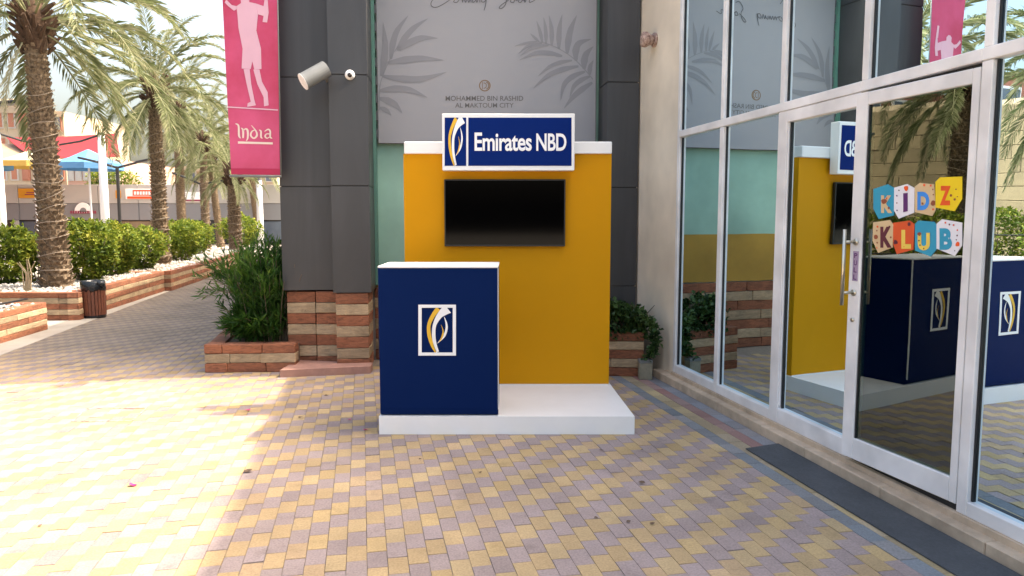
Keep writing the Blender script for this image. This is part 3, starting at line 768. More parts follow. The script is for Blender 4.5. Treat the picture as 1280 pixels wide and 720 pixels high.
mb.build('side_panel', 'navy', ctr)
mb = MB(); mb.box((cx1 - .001, yc - .0006, hp + .05), (cx1 + .0035, yc + .012, zc_ - .0125)); mb.build('edge_trim', 'white', ctr)
mb = MB(); mb.box((cx0 - .001, yc - .004, zc_ - .0115), (cx1 + .003, yc + cd + .004, zc_ + .003), None, .003); mb.build('counter_top', 'white', ctr)
ff = lambda off: (lambda x, y: SPc(off)(510 + x / 8.471, 370 + y / 8.471))
def SPc(off):
    yy = yc - off
    def f(px, py):
        r = ray(px, py); p = O + r * (yy / r.y); return Vector((p.x, yy, p.z))
    return f
e1 = ff(.0008)
mb = MB()
for (xa, ya, xb, yb) in ((110, 92, 508, 124), (110, 598, 508, 630), (110, 124, 145, 598), (474, 124, 508, 598)): mb.slab(quad(e1, xa, ya, xb, yb), (0, -1, 0), .004)
emf = mb.build('emblem_frame', 'whiteflat', ctr)
em = emblem(lambda x, y: ff(.003)(145 + x * 329, 124 + y * 474), None); em.build('emblem', ['whiteflat', 'yellowp'], ctr)

# ================================================================== GREY WALL BANNER
OB = .335
wb = thing('wall_banner', 'large grey banner printed with palm leaves and handwritten words on mint wall', 'banner', KP(608, 180, OB))
def bp(off=0.0): return lambda x, y: KP(x, y, OB - off)
b0 = bp(); b1 = bp(.003); b2 = bp(.0045)
mb = MB(); sb0 = KS(472, OB, 90); sb1 = KS(745, OB, 90); zb = KP(608, 180, OB).z
nx, nz = 28, 40
vs = []; fs = []
for j in range(nz + 1):
    for i in range(nx + 1):
        s_ = sb0 + (sb1 - sb0) * i / nx; z_ = zb + (4.55 - zb) * j / nz
        vs.append(kp(s_, OB + .0012 * math.sin(s_ * 5 + z_ * 2.2)) + Vector((0, 0, z_)))
for j in range(nz):
    for i in range(nx):
        a_ = j * (nx + 1) + i; fs.append((a_, a_ + 1, a_ + nx + 2, a_ + nx + 1))
mb.faces(vs, fs); sheet = mb.build('sheet', 'greyb', wb, True)
mb = MB(); mb.box((sb0 - .01, OB + .004, zb - .004), (sb1 + .006, .392, 4.57), XK); mb.build('backing_board', 'greyt', wb)
mb = MB()
z_ = zb + .05
while z_ < 4.45:
    mb = MB(); mb.box((sb0 - .026, OB + .001, z_), (sb0 - .008, OB + .03, z_ + .10), XK, .003); mb.build('lacing_loop', 'ink', wb); z_ += .19
def leafp(m_, base, tip, w, bend=0.0, fn=b1):
    (x0, y0), (x1, y1) = base, tip; mx, my = (x0 + x1) / 2, (y0 + y1) / 2; dx, dy = x1 - x0, y1 - y0
    q1 = (x0 + dx * .3 - dy * bend * .8, y0 + dy * .3 + dx * bend * .8); q2 = (x0 + dx * .62 - dy * bend, y0 + dy * .62 + dx * bend)
    add_ribbon(m_, [base, q1, q2, tip], [w * .35, w, w * .82, .1], fn, 0, 5)
cz = lambda x, y: (520 + x / 4.923, y / 4.923)
mb = MB()
add_ribbon(mb, [cz(1088, 488), cz(1040, 430), cz(960, 352), cz(850, 285), cz(740, 252)], [1.2, 1.2, 1.0, .8, .4], b1)
for (a_, t_, w_, bd) in [((745, 255), (605, 285), 3.2, .03), ((755, 255), (703, 206), 3.6, 0), ((778, 262), (742, 128), 4.6, .02), ((800, 270), (785, 105), 5, .03), ((835, 280), (818, 92), 6, .04), ((880, 300), (900, 88), 7, -.04), ((930, 330), (990, 92), 8.5, -.06),
    ((985, 375), (1080, 240), 9, -.28), ((1035, 425), (1092, 285), 9, -.15), ((1070, 460), (1092, 370), 6, -.1),
    ((775, 266), (630, 332), 4, .12), ((815, 280), (640, 345), 5, .10), ((900, 345), (635, 370), 6.5, .12), ((960, 372), (750, 470), 5.5, .10), ((1000, 408), (720, 545), 7, .10), ((1040, 440), (890, 620), 7, .2), ((1070, 470), (945, 602), 6.5, .16), ((1085, 508), (910, 668), 7.5, .06)]:
    leafp(mb, cz(*a_), cz(*t_), w_, bd)
mb.build('leaf_print', 'greyl', wb)
dz = lambda x, y: (440 + x / 3.048, y / 3.048)
mb = MB()
add_ribbon(mb, [dz(104, 420), dz(106, 330), dz(125, 270), dz(150, 215), dz(180, 170)], [1.2, 1.1, 1, .9, .5], b1)
for (a_, t_, w_, bd) in [((112, 290), (118, 85), 9, .05), ((148, 225), (215, 58), 8, -.10), ((172, 190), (290, 70), 8, -.08), ((180, 190), (328, 146), 9, -.12), ((135, 240), (352, 230), 9, -.05), ((118, 290), (362, 274), 9, .08), ((106, 345), (288, 372), 9, -.10), ((104, 375), (192, 432), 9, -.12), ((104, 410), (150, 440), 6, -.1)]:
    leafp(mb, dz(*a_), dz(*t_), w_, bd)
mb.build('leaf_print', 'greyl', wb)
# handwriting "Coming Soon"
mb = MB()
strokes = [[(572, -20), (566, -26), (556, -20), (545, -6), (539, 3), (540, 8), (546, 9), (556, 4), (566, -3)],
  [(570, -2), (567, 2), (571, 3), (574, -1), (571, -3), (577, -1), (578, 3)], [(578, 3), (580, -2), (582, 3), (584, -2), (586, 3), (588, -2), (589, 3)],
  [(591, -2), (591, 3), (594, 1), (595, -2), (596, 3), (599, -3), (600, 3)], [(608, -2), (604, -3), (602, 2), (606, 2), (608, -3), (607, 6), (605, 13)],
  [(642, -14), (636, -16), (630, -8), (633, -2), (632, 5), (628, 10), (624, 10), (627, 6), (636, 0)],
  [(640, -2), (638, 2), (642, 3), (643, -1), (640, -2), (647, 1)], [(650, -2), (648, 2), (651, 3), (653, -1), (650, -2), (656, 1)], [(656, -3), (656, 3), (659, -2), (662, -2), (662, 3), (669, 0)]]
for st_ in strokes[:5]: add_ribbon(mb, st_, .95, b2)
mb.build('handwriting', 'ink', wb); mb = MB()
for st_ in strokes[5:]: add_ribbon(mb, st_, .95, b2)
mb.build('handwriting', 'ink', wb)
mb = MB()
ring = [(606 + 6.6 * math.cos(t * .2618), 107 + 6.6 * math.sin(t * .2618)) for t in range(25)]
add_ribbon(mb, ring, 1.3, b1, 0, 2)
add_ribbon(mb, [(603, 102.5), (603, 111.5)], .8, b1, 0); add_ribbon(mb, [(604.5, 103.5), (607.5, 105), (607.5, 109), (604.5, 110.5)], .9, b1, 0); add_ribbon(mb, [(608, 102.5), (610.6, 105), (610.6, 109), (608, 111.5)], 1.1, b1, 0)
mb.build('emblem', 'gold', wb)
mb = MB()
add_text(mb, 'MOHAMMED BIN RASHID', lambda s, t: b1(557 + s * 97, 126 - t * 6.2), 0, .004)
add_text(mb, 'AL MAKTOUM CITY', lambda s, t: b1(569 + s * 73, 134.5 - t * 5.8), 0, .004)
mb.build('lettering', 'greyt', wb)

# ================================================================== PINK STREET BANNER
YI = 7.62
pk = thing('hanging_banner', 'pink hanging banner with white batter silhouette and the word India', 'banner', D(320, 220, YI))
def ip(off=0.0):
    yy = YI - off
    def f(px, py):
        r = ray(px, py); p = O + r * (yy / r.y); return Vector((p.x, yy, p.z))
    return f
i0_ = ip(); i1_ = ip(.004); i2_ = ip(.006)
zTop = 4.5
TLb, TRb, BLb, BRb = i0_(278, 0), i0_(346.5, 0), i0_(289, 218), i0_(350, 219)
def ext(top, bot): k = (zTop - bot.z) / (top.z - bot.z); return bot + (top - bot) * k
mb = MB(); vs = []; fs = []; nx, nz = 10, 30
tl, tr_ = ext(TLb, BLb), ext(TRb, BRb)
for j in range(nz + 1):
    for i in range(nx + 1):
        a_ = BLb.lerp(BRb, i / nx); b_ = tl.lerp(tr_, i / nx); p = a_.lerp(b_, j / nz)
        p.y += .0015 * math.sin(i * .9 + j * .4); vs.append(p)
for j in range(nz):
    for i in range(nx): a_ = j * (nx + 1) + i; fs.append((a_, a_ + 1, a_ + nx + 2, a_ + nx + 1))
mb.faces(vs, fs); mb.build('sheet', 'pinkb', pk, True)
mb = MB(); mb.slab([i1_(288.6, 210.5), i1_(350, 210.8), i1_(350.2, 218), i1_(289, 217.5)], (0, -1, 0), .001); mb.build('hem', 'pinkd', pk)
mb = MB(); mb.tube([i0_(287, 220), i0_(352, 220.6)], .012, 8); mb.tube([tl + Vector((-.03, 0, .01)), tr_ + Vector((.05, 0, .01))], .014, 8)
mb.tube([i0_(348.4, 0) + Vector((.0, 0, 1.2)), i0_(351.6, 222)], .007, 6); mb.build('bar', 'lamp', pk, True)
iz = lambda x, y: (270 + x / 3.13, y / 3.13)
mb = MB()
sil = [[(40, -2), (62, 20), (80, 24), (84, 34), (70, 42), (50, 26), (34, 10)],
       [(80, 24), (98, 12), (96, -8), (104, -18), (118, -20), (130, -8), (130, 8), (158, 14), (164, 60), (158, 120), (176, 190), (178, 270), (150, 272), (142, 240), (136, 270), (100, 268), (104, 190), (88, 110), (84, 60)],
       [(158, 14), (186, 24), (190, 0), (202, -4), (206, 50), (200, 88), (182, 86), (186, 62), (164, 56)],
       [(186, 0), (182, -60), (194, -62), (202, 0)],
       [(108, 270), (132, 270), (138, 330), (150, 390), (156, 412), (122, 418), (124, 404), (136, 398), (120, 330)],
       [(146, 272), (170, 272), (180, 320), (202, 360), (206, 412), (188, 416), (186, 380), (162, 330)]]
for pg in sil: mb.poly([i1_(*iz(*p)) for p in reversed(pg)])
mb.build('batter_silhouette', 'pinkl', pk)
mb = MB(); mb.slab([i1_(*iz(x, y)) for x, y in ((44, 416), (242, 428), (242, 433), (44, 421))], (0, -1, 0), .001); mb.build('rule_line', 'pinkl', pk)
mb = MB()
ind = [([(76, 484), (88, 492), (90, 530), (96, 541)], [2, 5, 6, 2]), ([(98, 500), (106, 510), (106, 540)], [1, 6, 5]), ([(106, 512), (116, 504), (124, 512), (124, 540), (118, 552)], [2, 4, 6, 5, 1]),
       ([(138, 490), (156, 512), (160, 530), (148, 541), (136, 530), (140, 515), (152, 508)], [1, 4, 6, 4, 5, 4, 2]), ([(168, 508), (176, 514), (176, 536), (183, 541)], [1, 5, 5, 1]),
       ([(190, 514), (204, 506), (212, 514), (212, 536), (220, 541)], [2, 4, 5, 5, 2]), ([(210, 524), (198, 524), (192, 533), (200, 541), (211, 534)], [3, 3, 5, 3, 2])]
for pts, ws in ind: add_ribbon(mb, [iz(*p) for p in pts], [w * 1.35 / 3.13 for w in ws], i1_, 0, 4)
mb.build('lettering', 'pinkw', pk)
mb = MB(); mb.slab([i1_(*iz(x, y)) for x, y in ((86, 553), (222, 557), (222, 565), (86, 562))], (0, -1, 0), .001); mb.build('underline', 'pinkw', pk)

# ================================================================== wall lamp and camera on the pillar
lc = D(393, 93, 7.48)
fl = thing('spotlight', 'pale grey cylindrical spotlight tilted on grey pillar', 'lamp', lc)
ax = (D(377, 101, 7.38) - D(408, 85, 7.50)).normalized()
mb = MB(); A0 = D(408, 86, 7.50); A1 = D(379, 102, 7.38)
mb.tube([A0, A0 + ax * .004, A1 - ax * .02, A1], [.075, .083, .083, .085], 24); mb.build('housing', 'lamp', fl)
mb = MB(); mb.tube([A1, A1 + ax * .006], [.085, .083], 24); mb.build('rim', 'frame', fl)
mb = MB()
arm = kp(KS(414, 0, 95) - .02, -.02); za = D(410, 95, 7.6).z
mb.box((KS(398, -.2, 95), -.30, za - .022), (KS(411, -.1, 95), -.22, za + .012), XK, .003)
mb.box((KS(404, -.2, 95), -.26, za - .02), (KS(412, -.1, 95), -.002, za + .01), XK, .003); mb.build('bracket', 'lamp', fl)
cc_ = D(437, 94.5, 7.55)
cm = thing('security_camera', 'small white dome security camera on grey pillar', 'camera', cc_)
nk = -KY
mb = MB(); p_ = KP(437.5, 94, -.2); mb.tube([p_, p_ + nk * .02, p_ + nk * .045, p_ + nk * .062], [.05, .05, .043, .026], 20); mb.build('body', 'white', cm, True)
mb = MB(); p2 = p_ + nk * .052 + Vector((.004, 0, -.010)); mb.tube([p2, p2 + nk * .018, p2 + nk * .026], [.024, .022, .010], 14); mb.build('lens', 'lens', cm, True)

# ================================================================== foliage helpers
def leaf_cloud(name, m, parent, pts, size, rngl, narrow=.45, tone_fn=None, up=0.3, dirs=None, fold=0.25):
    vs = []; fs = []; tn = []
    for k, p in enumerate(pts):
        l = size * rngl.uniform(.65, 1.3); w = l * narrow
        d = dirs[k] if dirs else Vector((rngl.gauss(0, 1), rngl.gauss(0, 1), rngl.gauss(up, .8)))
        d = d.normalized() if d.length > 1e-4 else Vector((0, 0, 1))
        sd = d.cross(Vector((rngl.gauss(0, .5), rngl.gauss(0, .5), 1))); sd = sd.normalized() if sd.length > 1e-4 else d.orthogonal().normalized()
        n_ = sd.cross(d)
        b = len(vs); mid = p + d * l * .5
        vs += [p, mid + sd * w / 2 + n_ * w * fold, p + d * l, mid - sd * w / 2 + n_ * w * fold]
        fs += [(b, b + 1, b + 2), (b, b + 2, b + 3)]
        t = tone_fn(p, rngl) if tone_fn else rngl.random(); tn += [t] * 4
    me = bpy.data.meshes.new(name); me.from_pydata([tuple(v) for v in vs], [], fs); me.materials.append(M[m]); put_tone(me, tn)
    o = bpy.data.objects.new(name, me); C.objects.link(o); par(o, parent); return o
def shrub(name, label, cat, loc, sx, sy, h, n, size, m, seed, group=None, z0=.0, nstem=16):
    loc = Vector(loc); rg_ = random.Random(seed); t = thing(name, label, cat, loc, group)
    off = Vector((seed * 1.7, seed * 2.3, 0)); pts = []
    while len(pts) < n:
        a_ = rg_.uniform(0, 6.283); r_ = rg_.uniform(0.25, 1) ** .5; zz = rg_.uniform(0, 1)
        prof = math.sin(min(1, .25 + zz * 1.25) * math.pi / 2) * (1 if zz < .72 else math.sqrt(max(0, 1 - ((zz - .72) / .30) ** 2)))
        q = Vector((math.cos(a_), math.sin(a_), 0))
        nz_ = noise.noise(Vector((q.x * 1.6, q.y * 1.6, zz * 2.2)) + off)
        rad = prof * (1 + .38 * nz_)
        p = loc + Vector((q.x * sx * r_ * rad, q.y * sy * r_ * rad, z0 + zz * h * (1 + .18 * noise.noise(q * 2 + off))))
        if noise.noise(p * 5 + off) < -.28 or (zz < .3 and rg_.random() < .72 - zz * 1.6): continue
        pts.append(p)
    def tone(p, g): return max(0, min(1, .45 + .5 * noise.noise(p * 3.5 + off) + g.uniform(-.3, .3) + .12 * (p.z - loc.z) / h))
    leaf_cloud('foliage', m, t, pts, size, rg_, .55, tone)
    m_ = MB()
    for k in range(nstem):
        a_ = rg_.uniform(0, 6.283); q = Vector((math.cos(a_) * sx * .2, math.sin(a_) * sy * .2, 0)); e = Vector((math.cos(a_) * sx * .7, math.sin(a_) * sy * .7, h * .8))
        m_.tube([loc + q, loc + q.lerp(e, .5) + Vector((rg_.uniform(-.03, .03), rg_.uniform(-.03, .03), 0)), loc + e], [.012, .009, .004], 5)
    m_.build('stems', 'twig', t); return t

# ---- oleander in its low planter by the pillar
pl_l = G(256, 466); pzh = .295
plo = thing('planter', 'low striped stone planter holding the dark oleander', 'planter', pl_l)
pr_ = kp(.05, -.03); pr_ = Vector((pr_.x - .01, pr_.y - .05, 0))
fdir = (pr_ - pl_l); fdir.z = 0
exq = Vector((1, .05, 0)).normalized()
q0 = Vector((pl_l.x, pl_l.y, 0)); q1 = q0 + exq * .93
fnrm = Vector((exq.y, -exq.x, 0))
stone_run(plo, q0, q1, 0, 3, pzh / 3, .16, fnrm, 'red', .25, .42, 21)
bk0 = q0 + FD * 1.9
stone_run(plo, bk0, q0 - fnrm * .165, 0, 3, pzh / 3, .16, -FR, 'red', .4, .7, 22)
mb = MB(); mb.slab([q0 + FR * .17 - fnrm * .165, q1 - fnrm * .165, q1 + FD * 1.7, bk0 + FR * .17], (0, 0, 1), .262); mb.build('soil', 'soil', plo)
ol_c = Vector(((q0.x + q1.x) / 2 + .06, q0.y + .56, .262))
ol = thing('oleander_bush', 'dense dark green oleander with narrow leaves beside the grey pillar', 'bush', ol_c)
rgo = random.Random(31); pts = []; dirs = []; m_ = MB()
for k in range(420):
    a_ = rgo.uniform(0, 6.283); sp = rgo.uniform(.05, 1.0) ** .7
    base = ol_c + Vector((math.cos(a_) * .30 * sp, math.sin(a_) * .30 * sp, 0))
    hh = rgo.uniform(.75, 1.2) * (1 - .16 * sp)
    out = Vector((math.cos(a_) * .56 * sp, math.sin(a_) * .54 * sp, hh * (rgo.uniform(.12, .5) if rgo.random() < .5 else 1)))
    tip = ol_c + out + Vector((rgo.uniform(-.04, .04), rgo.uniform(-.04, .04), 0)); mid = base.lerp(tip, .5) + Vector((0, 0, .10))
    if k % 3 == 0: m_.tube([base, mid, tip], [.007, .005, .003], 4, 0, False)
    nl = 44
    for j in range(nl):
        t = .12 + .88 * j / nl; p = base.lerp(mid, t * 2) if t < .5 else mid.lerp(tip, t * 2 - 1)
        d = (tip - mid).normalized() + Vector((rgo.gauss(0, .75), rgo.gauss(0, .75), rgo.gauss(.05, .5)))
        if (p + d.normalized() * .12 - K0).dot(KX) > .0: continue
        pts.append(p); dirs.append(d)
for k in range(9):  # loose sprays toward the alley
    a_ = math.pi + rgo.uniform(-.5, .6); base = ol_c + Vector((-.25, -.1, .5)); tip = ol_c + Vector((math.cos(a_) * rgo.uniform(.6, .85), math.sin(a_) * .3 - .1, rgo.uniform(.45, .95)))
    m_.tube([base, base.lerp(tip, .6) + Vector((0, 0, .06)), tip], [.006, .005, .003], 4, 0, False)
    for j in range(26):
        t = .4 + .6 * j / 26; pts.append(base.lerp(tip, t) + Vector((0, 0, .06 * (1 - abs(2 * t - 1.2))))); dirs.append((tip - base).normalized() * .8 + Vector((rgo.gauss(0, .7), rgo.gauss(0, .7), rgo.gauss(0, .6))))
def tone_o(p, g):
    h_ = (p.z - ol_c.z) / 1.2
    return max(0, min(1, .16 + .34 * h_ + .30 * noise.noise(p * 4) + g.uniform(-.2, .25) + (.3 if g.random() < .10 else 0)))  # higher leaves lighter: the sunlit top is put into the leaf tone
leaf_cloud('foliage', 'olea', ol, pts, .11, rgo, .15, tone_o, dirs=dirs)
m_.build('stems', 'twig', ol)

# ---- small planter and shrub in the corner by the cream wall
sp0 = G(752, 470); sp1 = U(-.30, .02); sp1 = Vector((G(801, 471).x + .03, G(801, 471).y - .0, 0)); sp0.z = sp1.z = 0
spz = .45
spl = thing('planter', 'small striped stone planter between booth and cream wall', 'planter', sp0.lerp(sp1, .5))
spn = Vector(((sp1 - sp0).y, -(sp1 - sp0).x, 0)).normalized()
spa = sp0 - (sp1 - sp0).normalized() * .30
stone_run(spl, spa, sp1, 0, 5, spz / 5, .14, spn, 'red', .28, .5, 41)
mb = MB(); mb.slab([spa - spn * .145, sp1 - spn * .145, sp1 - spn * .58, spa - spn * .58], (0, 0, 1), .41); mb.build('soil', 'soil', spl)
rgs = random.Random(43)
ss = thing('leafy_shrub', 'leafy green shrub spilling from small planter by cream wall', 'shrub', sp0.lerp(sp1, .5) - spn * .2 + Vector((0, 0, .41)))
pts = []
while len(pts) < 2600:
    t = rgs.uniform(-.3, 1.05); base = sp0.lerp(sp1, t) - spn * rgs.uniform(.02, .42)
    hz = .41 + rgs.uniform(-.02, .36) * (1 - .35 * max(0, t)) + .06 * noise.noise(base * 6)
    p = Vector((base.x, base.y, hz)) + spn * rgs.uniform(0, .07)
    if noise.noise(p * 7) < -.25: continue
    pts.append(p)
for k in range(260):
    t = rgs.random(); p = sp1 + Vector((.02 + .09 * math.sin(t * 3), 0, .62 - t * .42)) + spn * (.03 + .06 * t) + Vector((rgs.uniform(-.05, .04), 0, 0)) + spn * rgs.uniform(-.03, .05)
    pts.append(p)
leaf_cloud('foliage', 'ivy', ss, pts, .055, rgs, .75, lambda p, g: max(0, min(1, .4 + .5 * noise.noise(p * 8) + g.uniform(-.3, .3))))
m_ = MB()
for k in range(12):
    t = rgs.uniform(-.2, 1); b_ = sp0.lerp(sp1, t) - spn * .2; m_.tube([b_ + Vector((0, 0, .4)), b_ + Vector((rgs.uniform(-.1, .1), -.06, .62)), b_ + Vector((rgs.uniform(-.12, .12), -.14, .72))], [.008, .006, .003], 5)
m_.build('stems', 'twig', ss)
ub = thing('utility_box', 'small grey metal box on the ground by the small planter', 'box', G(805, 472))
ux0, ux1 = G(797, 472).x, G(813, 472).x; uy = G(805, 472).y - .0
mb = MB(); mb.box((ux0, uy - .10, .0), (ux1, uy - .005, .19), None, .004); mb.build('body', 'wicker', ub)
mb = MB(); mb.box((ux0 - .003, uy - .104, .165), (ux1 + .003, uy - .001, .196), None, .003); mb.build('lid', 'lamp', ub)
mb = MB(); mb.box((ux0 + .012, uy - .104, .02), (ux1 - .012, uy - .1005, .155), None, .001); mb.build('front_panel', 'wicker', ub)

# ================================================================== PLANTERS ALONG THE ALLEY
def gravel_top(parent, poly, z, n, seed):
    rg_ = random.Random(seed); xs = [p.x for p in poly]; ys_ = [p.y for p in poly]; m_ = MB(); cols = []
    def inside(x, y):
        c = False; k = len(poly)
        for i in range(k):
            a_, b_ = poly[i], poly[i - 1]
            if (a_.y > y) != (b_.y > y) and x < (b_.x - a_.x) * (y - a_.y) / (b_.y - a_.y) + a_.x: c = not c
        return c
    cnt = 0
    while cnt < n:
        x = rg_.uniform(min(xs), max(xs)); y = rg_.uniform(min(ys_), max(ys_))
        if not inside(x, y): continue
        r_ = rg_.uniform(.018, .045); h_ = r_ * rg_.uniform(.5, .9); zz = z + rg_.uniform(-.01, .025); a0 = rg_.uniform(0, 6)
        ring = [Vector((x + r_ * math.cos(a0 + k * 1.2566), y + r_ * math.sin(a0 + k * 1.2566) * .8, zz)) for k in range(5)]
        b = len(m_.v); m_.v += ring + [Vector((x + r_ * .2, y, zz + h_))]
        for k in range(5): m_.f.append((b + k, b + (k + 1) % 5, b + 5)); m_.mi.append(0)
        c_ = rg_.uniform(.33, .56); cols += [(c_, c_ * .96, c_ * .90)] * 6; cnt += 1
    o = m_.build('gravel', 'gravel', parent); put_col(o.data, 'Col', cols); o['kind'] = 'stuff'
def wall_planter(label, line, zc, nc, backpt, seed, gseed, ng):
    """line: points of the visible wall (clockwise seen from above, outside on the right-hand side of travel)"""
    t = thing('planter', label, 'planter', line[0], 'striped stone planters along the alley')
    for i in range(len(line) - 1):
        p, q = Vector(line[i]), Vector(line[i + 1]); d = (q - p).normalized(); nrm = Vector((d.y, -d.x, 0))
        stone_run(t, p, q, 0, nc, zc / nc, .16, nrm, 'red', .8, 1.4, seed + i)
    cen = sum((Vector(p) for p in line + backpt), Vector()) / (len(line) + len(backpt))
    poly = [Vector(p).lerp(cen, .0) for p in line + backpt]
    inn = []
    for p in poly:
        d = (cen - p); inn.append(p + d.normalized() * .14)
    m_ = MB(); m_.slab([Vector((p.x, p.y, 0)) for p in inn], (0, 0, 1), zc - .03); m_.build('soil', 'soil', t)
    gravel_top(t, inn, zc - .028, ng, gseed); return t
g = lambda px, py: Vector((G(px, py).x, G(px, py).y, 0))
# planter nearest: its right face, corner, far end
n0 = g(0, 430); n1 = g(60, 412); dn = (n1 - n0).normalized()
nn = n0 - dn * 3.2; lft = Vector((-dn.y, dn.x, 0))
pA_ = wall_planter('striped stone planter with a black cable lying on its gravel', [nn + lft * 1.5, nn, n1, n1 + lft * 1.5], .40, 5, [], 51, 52, 1500)
mb = MB(); mb.tube([D(-10, 382, 9.6), D(15, 377.5, 10.0), D(34, 373.6, 10.3)], .014, 6); o = mb.build('cable', 'dark'); tag(o, 'short black cable lying on the white gravel of a striped planter', 'cable')
c0 = g(75, 401); c_left = c0 + Vector((-3.2, .12, 0)); cA = g(100, 400.5)
w0 = Vector((-6.93, 11.75, 0)); w1 = g(206, 364)
pB_ = wall_planter('long striped stone planter behind the litter bin', [c_left, c0, cA, w0 + Vector((.02, .05, 0)), g(134, 388), w1, w1 + Vector((-1.7, -.3, 0))], .44, 5, [], 61, 62, 2600)
w2 = w1 + Vector((.12, .06, 0)); w3 = g(248, 352); w4 = w3 + FD * 10
pC_ = wall_planter('far striped stone planter projecting beyond the long one', [w2 + Vector((-1.8, -.3, 0)), w2, w3, w4, w4 + Vector((-1.9, -.3, 0))], .44, 5, [], 71, 72, 2600)

# ================================================================== LITTER BIN
bc = G(118.5, 397); br = .172; bh = .47
bn = thing('litter_bin', 'round wooden slatted litter bin with black bag', 'bin', (bc.x, bc.y, 0.006))
mb = MB(); mb.lathe([(br - .012, .008), (br - .004, .02), (br - .004, .05), (br - .02, .055)], bc, 24); mb.build('base_ring', 'dark', bn)
mb = MB(); mb.lathe([(br - .028, .04), (br - .028, bh + .03)], bc, 24); mb.build('inner_drum', 'dark', bn)
for k in range(22):
    a_ = 2 * math.pi * k / 22; X = frame4(Vector((bc.x, bc.y, 0)), Vector((-math.sin(a_), math.cos(a_), 0)), Vector((math.cos(a_), math.sin(a_), 0)), Vector((0, 0, 1)))
    m_ = MB(); m_.box((-.0205, br - .022, .052), (.0205, br, bh), X, .003); m_.build('slat', 'wood', bn)
mb = MB(); n = 30
prof = [(br + .002, bh - .02), (br + .010, bh + .02), (br + .004, bh + .11), (br - .012, bh + .13), (br - .03, bh + .12), (br - .035, bh + .02)]
mb.lathe(prof, bc, n); rgb = random.Random(4)
for i, v in enumerate(mb.v):
    if v.z < bh + .05: v.z += rgb.uniform(-.03, .02); 
    d = Vector((v.x - bc.x, v.y - bc.y, 0)); v += d.normalized() * rgb.uniform(-.004, .008)
mb.build('bin_bag', 'bag', bn, True)
mb = MB(); mb.tube([Vector((bc.x + .12, bc.y - .10, bh + .10)), Vector((bc.x + .17, bc.y - .08, bh + .09)), Vector((bc.x + .20, bc.y - .06, bh + .05)), Vector((bc.x + .185, bc.y - .06, bh + .01))], [.03, .045, .035, .008], 8); mb.build('bag_knot', 'bag', bn, True)

# ================================================================== PALMS
def frond_mesh(seed, L_, e0, droop, nl=64, lw=.020, ll=.42, dry=0.0):
    """frond in local space: grows along +x from the origin, rising by e0 then drooping"""
    rg_ = random.Random(seed); vs = []; fs = []; tn = []
    pts = []; p = Vector((0, 0, 0)); ang = e0; ns = 22
    for i in range(ns + 1):
        pts.append(p.copy()); t = i / ns
        p = p + Vector((math.cos(ang), 0, math.sin(ang))) * (L_ / ns); ang -= droop / ns * (0.45 + 1.1 * t)
    for i, q in enumerate(pts):
        r_ = .020 * (1 - i / ns) ** .8 + .0035
        for k in range(4): a_ = k * math.pi / 2 + .78; vs.append(q + Vector((0, math.cos(a_) * r_, math.sin(a_) * r_))); tn.append(.72 + dry * .2)
    for i in range(ns):
        for k in range(4): fs.append((i * 4 + k, i * 4 + (k + 1) % 4, i * 4 + 4 + (k + 1) % 4, i * 4 + 4 + k))
    sweep = rg_.uniform(-.25, .25)
    for s in (-1, 1):
        for i in range(nl):
            t = .13 + .87 * (i + rg_.random() * .6) / nl; f_ = t * ns; a_ = min(int(f_), ns - 1); q = pts[a_].lerp(pts[a_ + 1], f_ - a_)
            tg = (pts[a_ + 1] - pts[a_]).normalized(); nrm = Vector((-tg.z, 0, tg.x))
            env = math.sin(min(1, t * 1.6 + .18) * math.pi / 2) * (1 - .55 * max(0, t - .55) / .45)
            l = ll * env * rg_.uniform(.75, 1.15)
            d = tg * (.75 + .35 * t) + Vector((0, s, 0)) * rg_.uniform(.65, .95) + nrm * rg_.uniform(-.05, .42)
            d.normalize()
            # drooping tips
            mid = q + d * l * .5; tip = q + d * l + Vector((0, 0, -l * rg_.uniform(.08, .32)))
            sd = d.cross(nrm + Vector((0, rg_.uniform(-.6, .6), 0))).normalized(); w = lw * rg_.uniform(.8, 1.25)
            b = len(vs); vs += [q, mid + sd * w / 2, tip, mid - sd * w / 2]; fs += [(b, b + 1, b + 2), (b, b + 2, b + 3)]
            c_ = max(0, min(1, .42 + rg_.uniform(-.28, .28) + dry * .5)); tn += [c_, c_, min(1, c_ + .28), c_]
    me = bpy.data.meshes.new('frond'); me.from_pydata([tuple(v) for v in vs], [], fs); me.materials.append(M['frond']); put_tone(me, tn); return me
FV = [frond_mesh(100 + k, L_, e, dr) for k, (L_, e, dr) in enumerate([(3.0, R(78), R(75)), (3.1, R(62), R(95)), (3.2, R(45), R(105)), (3.1, R(28), R(105)), (3.0, R(10), R(95)), (2.8, R(-12), R(75)), (2.6, R(-38), R(45))])]
DV = [frond_mesh(150 + k, 2.3, R(-50), R(38), 40, .014, .28, 1.0) for k in range(2)]
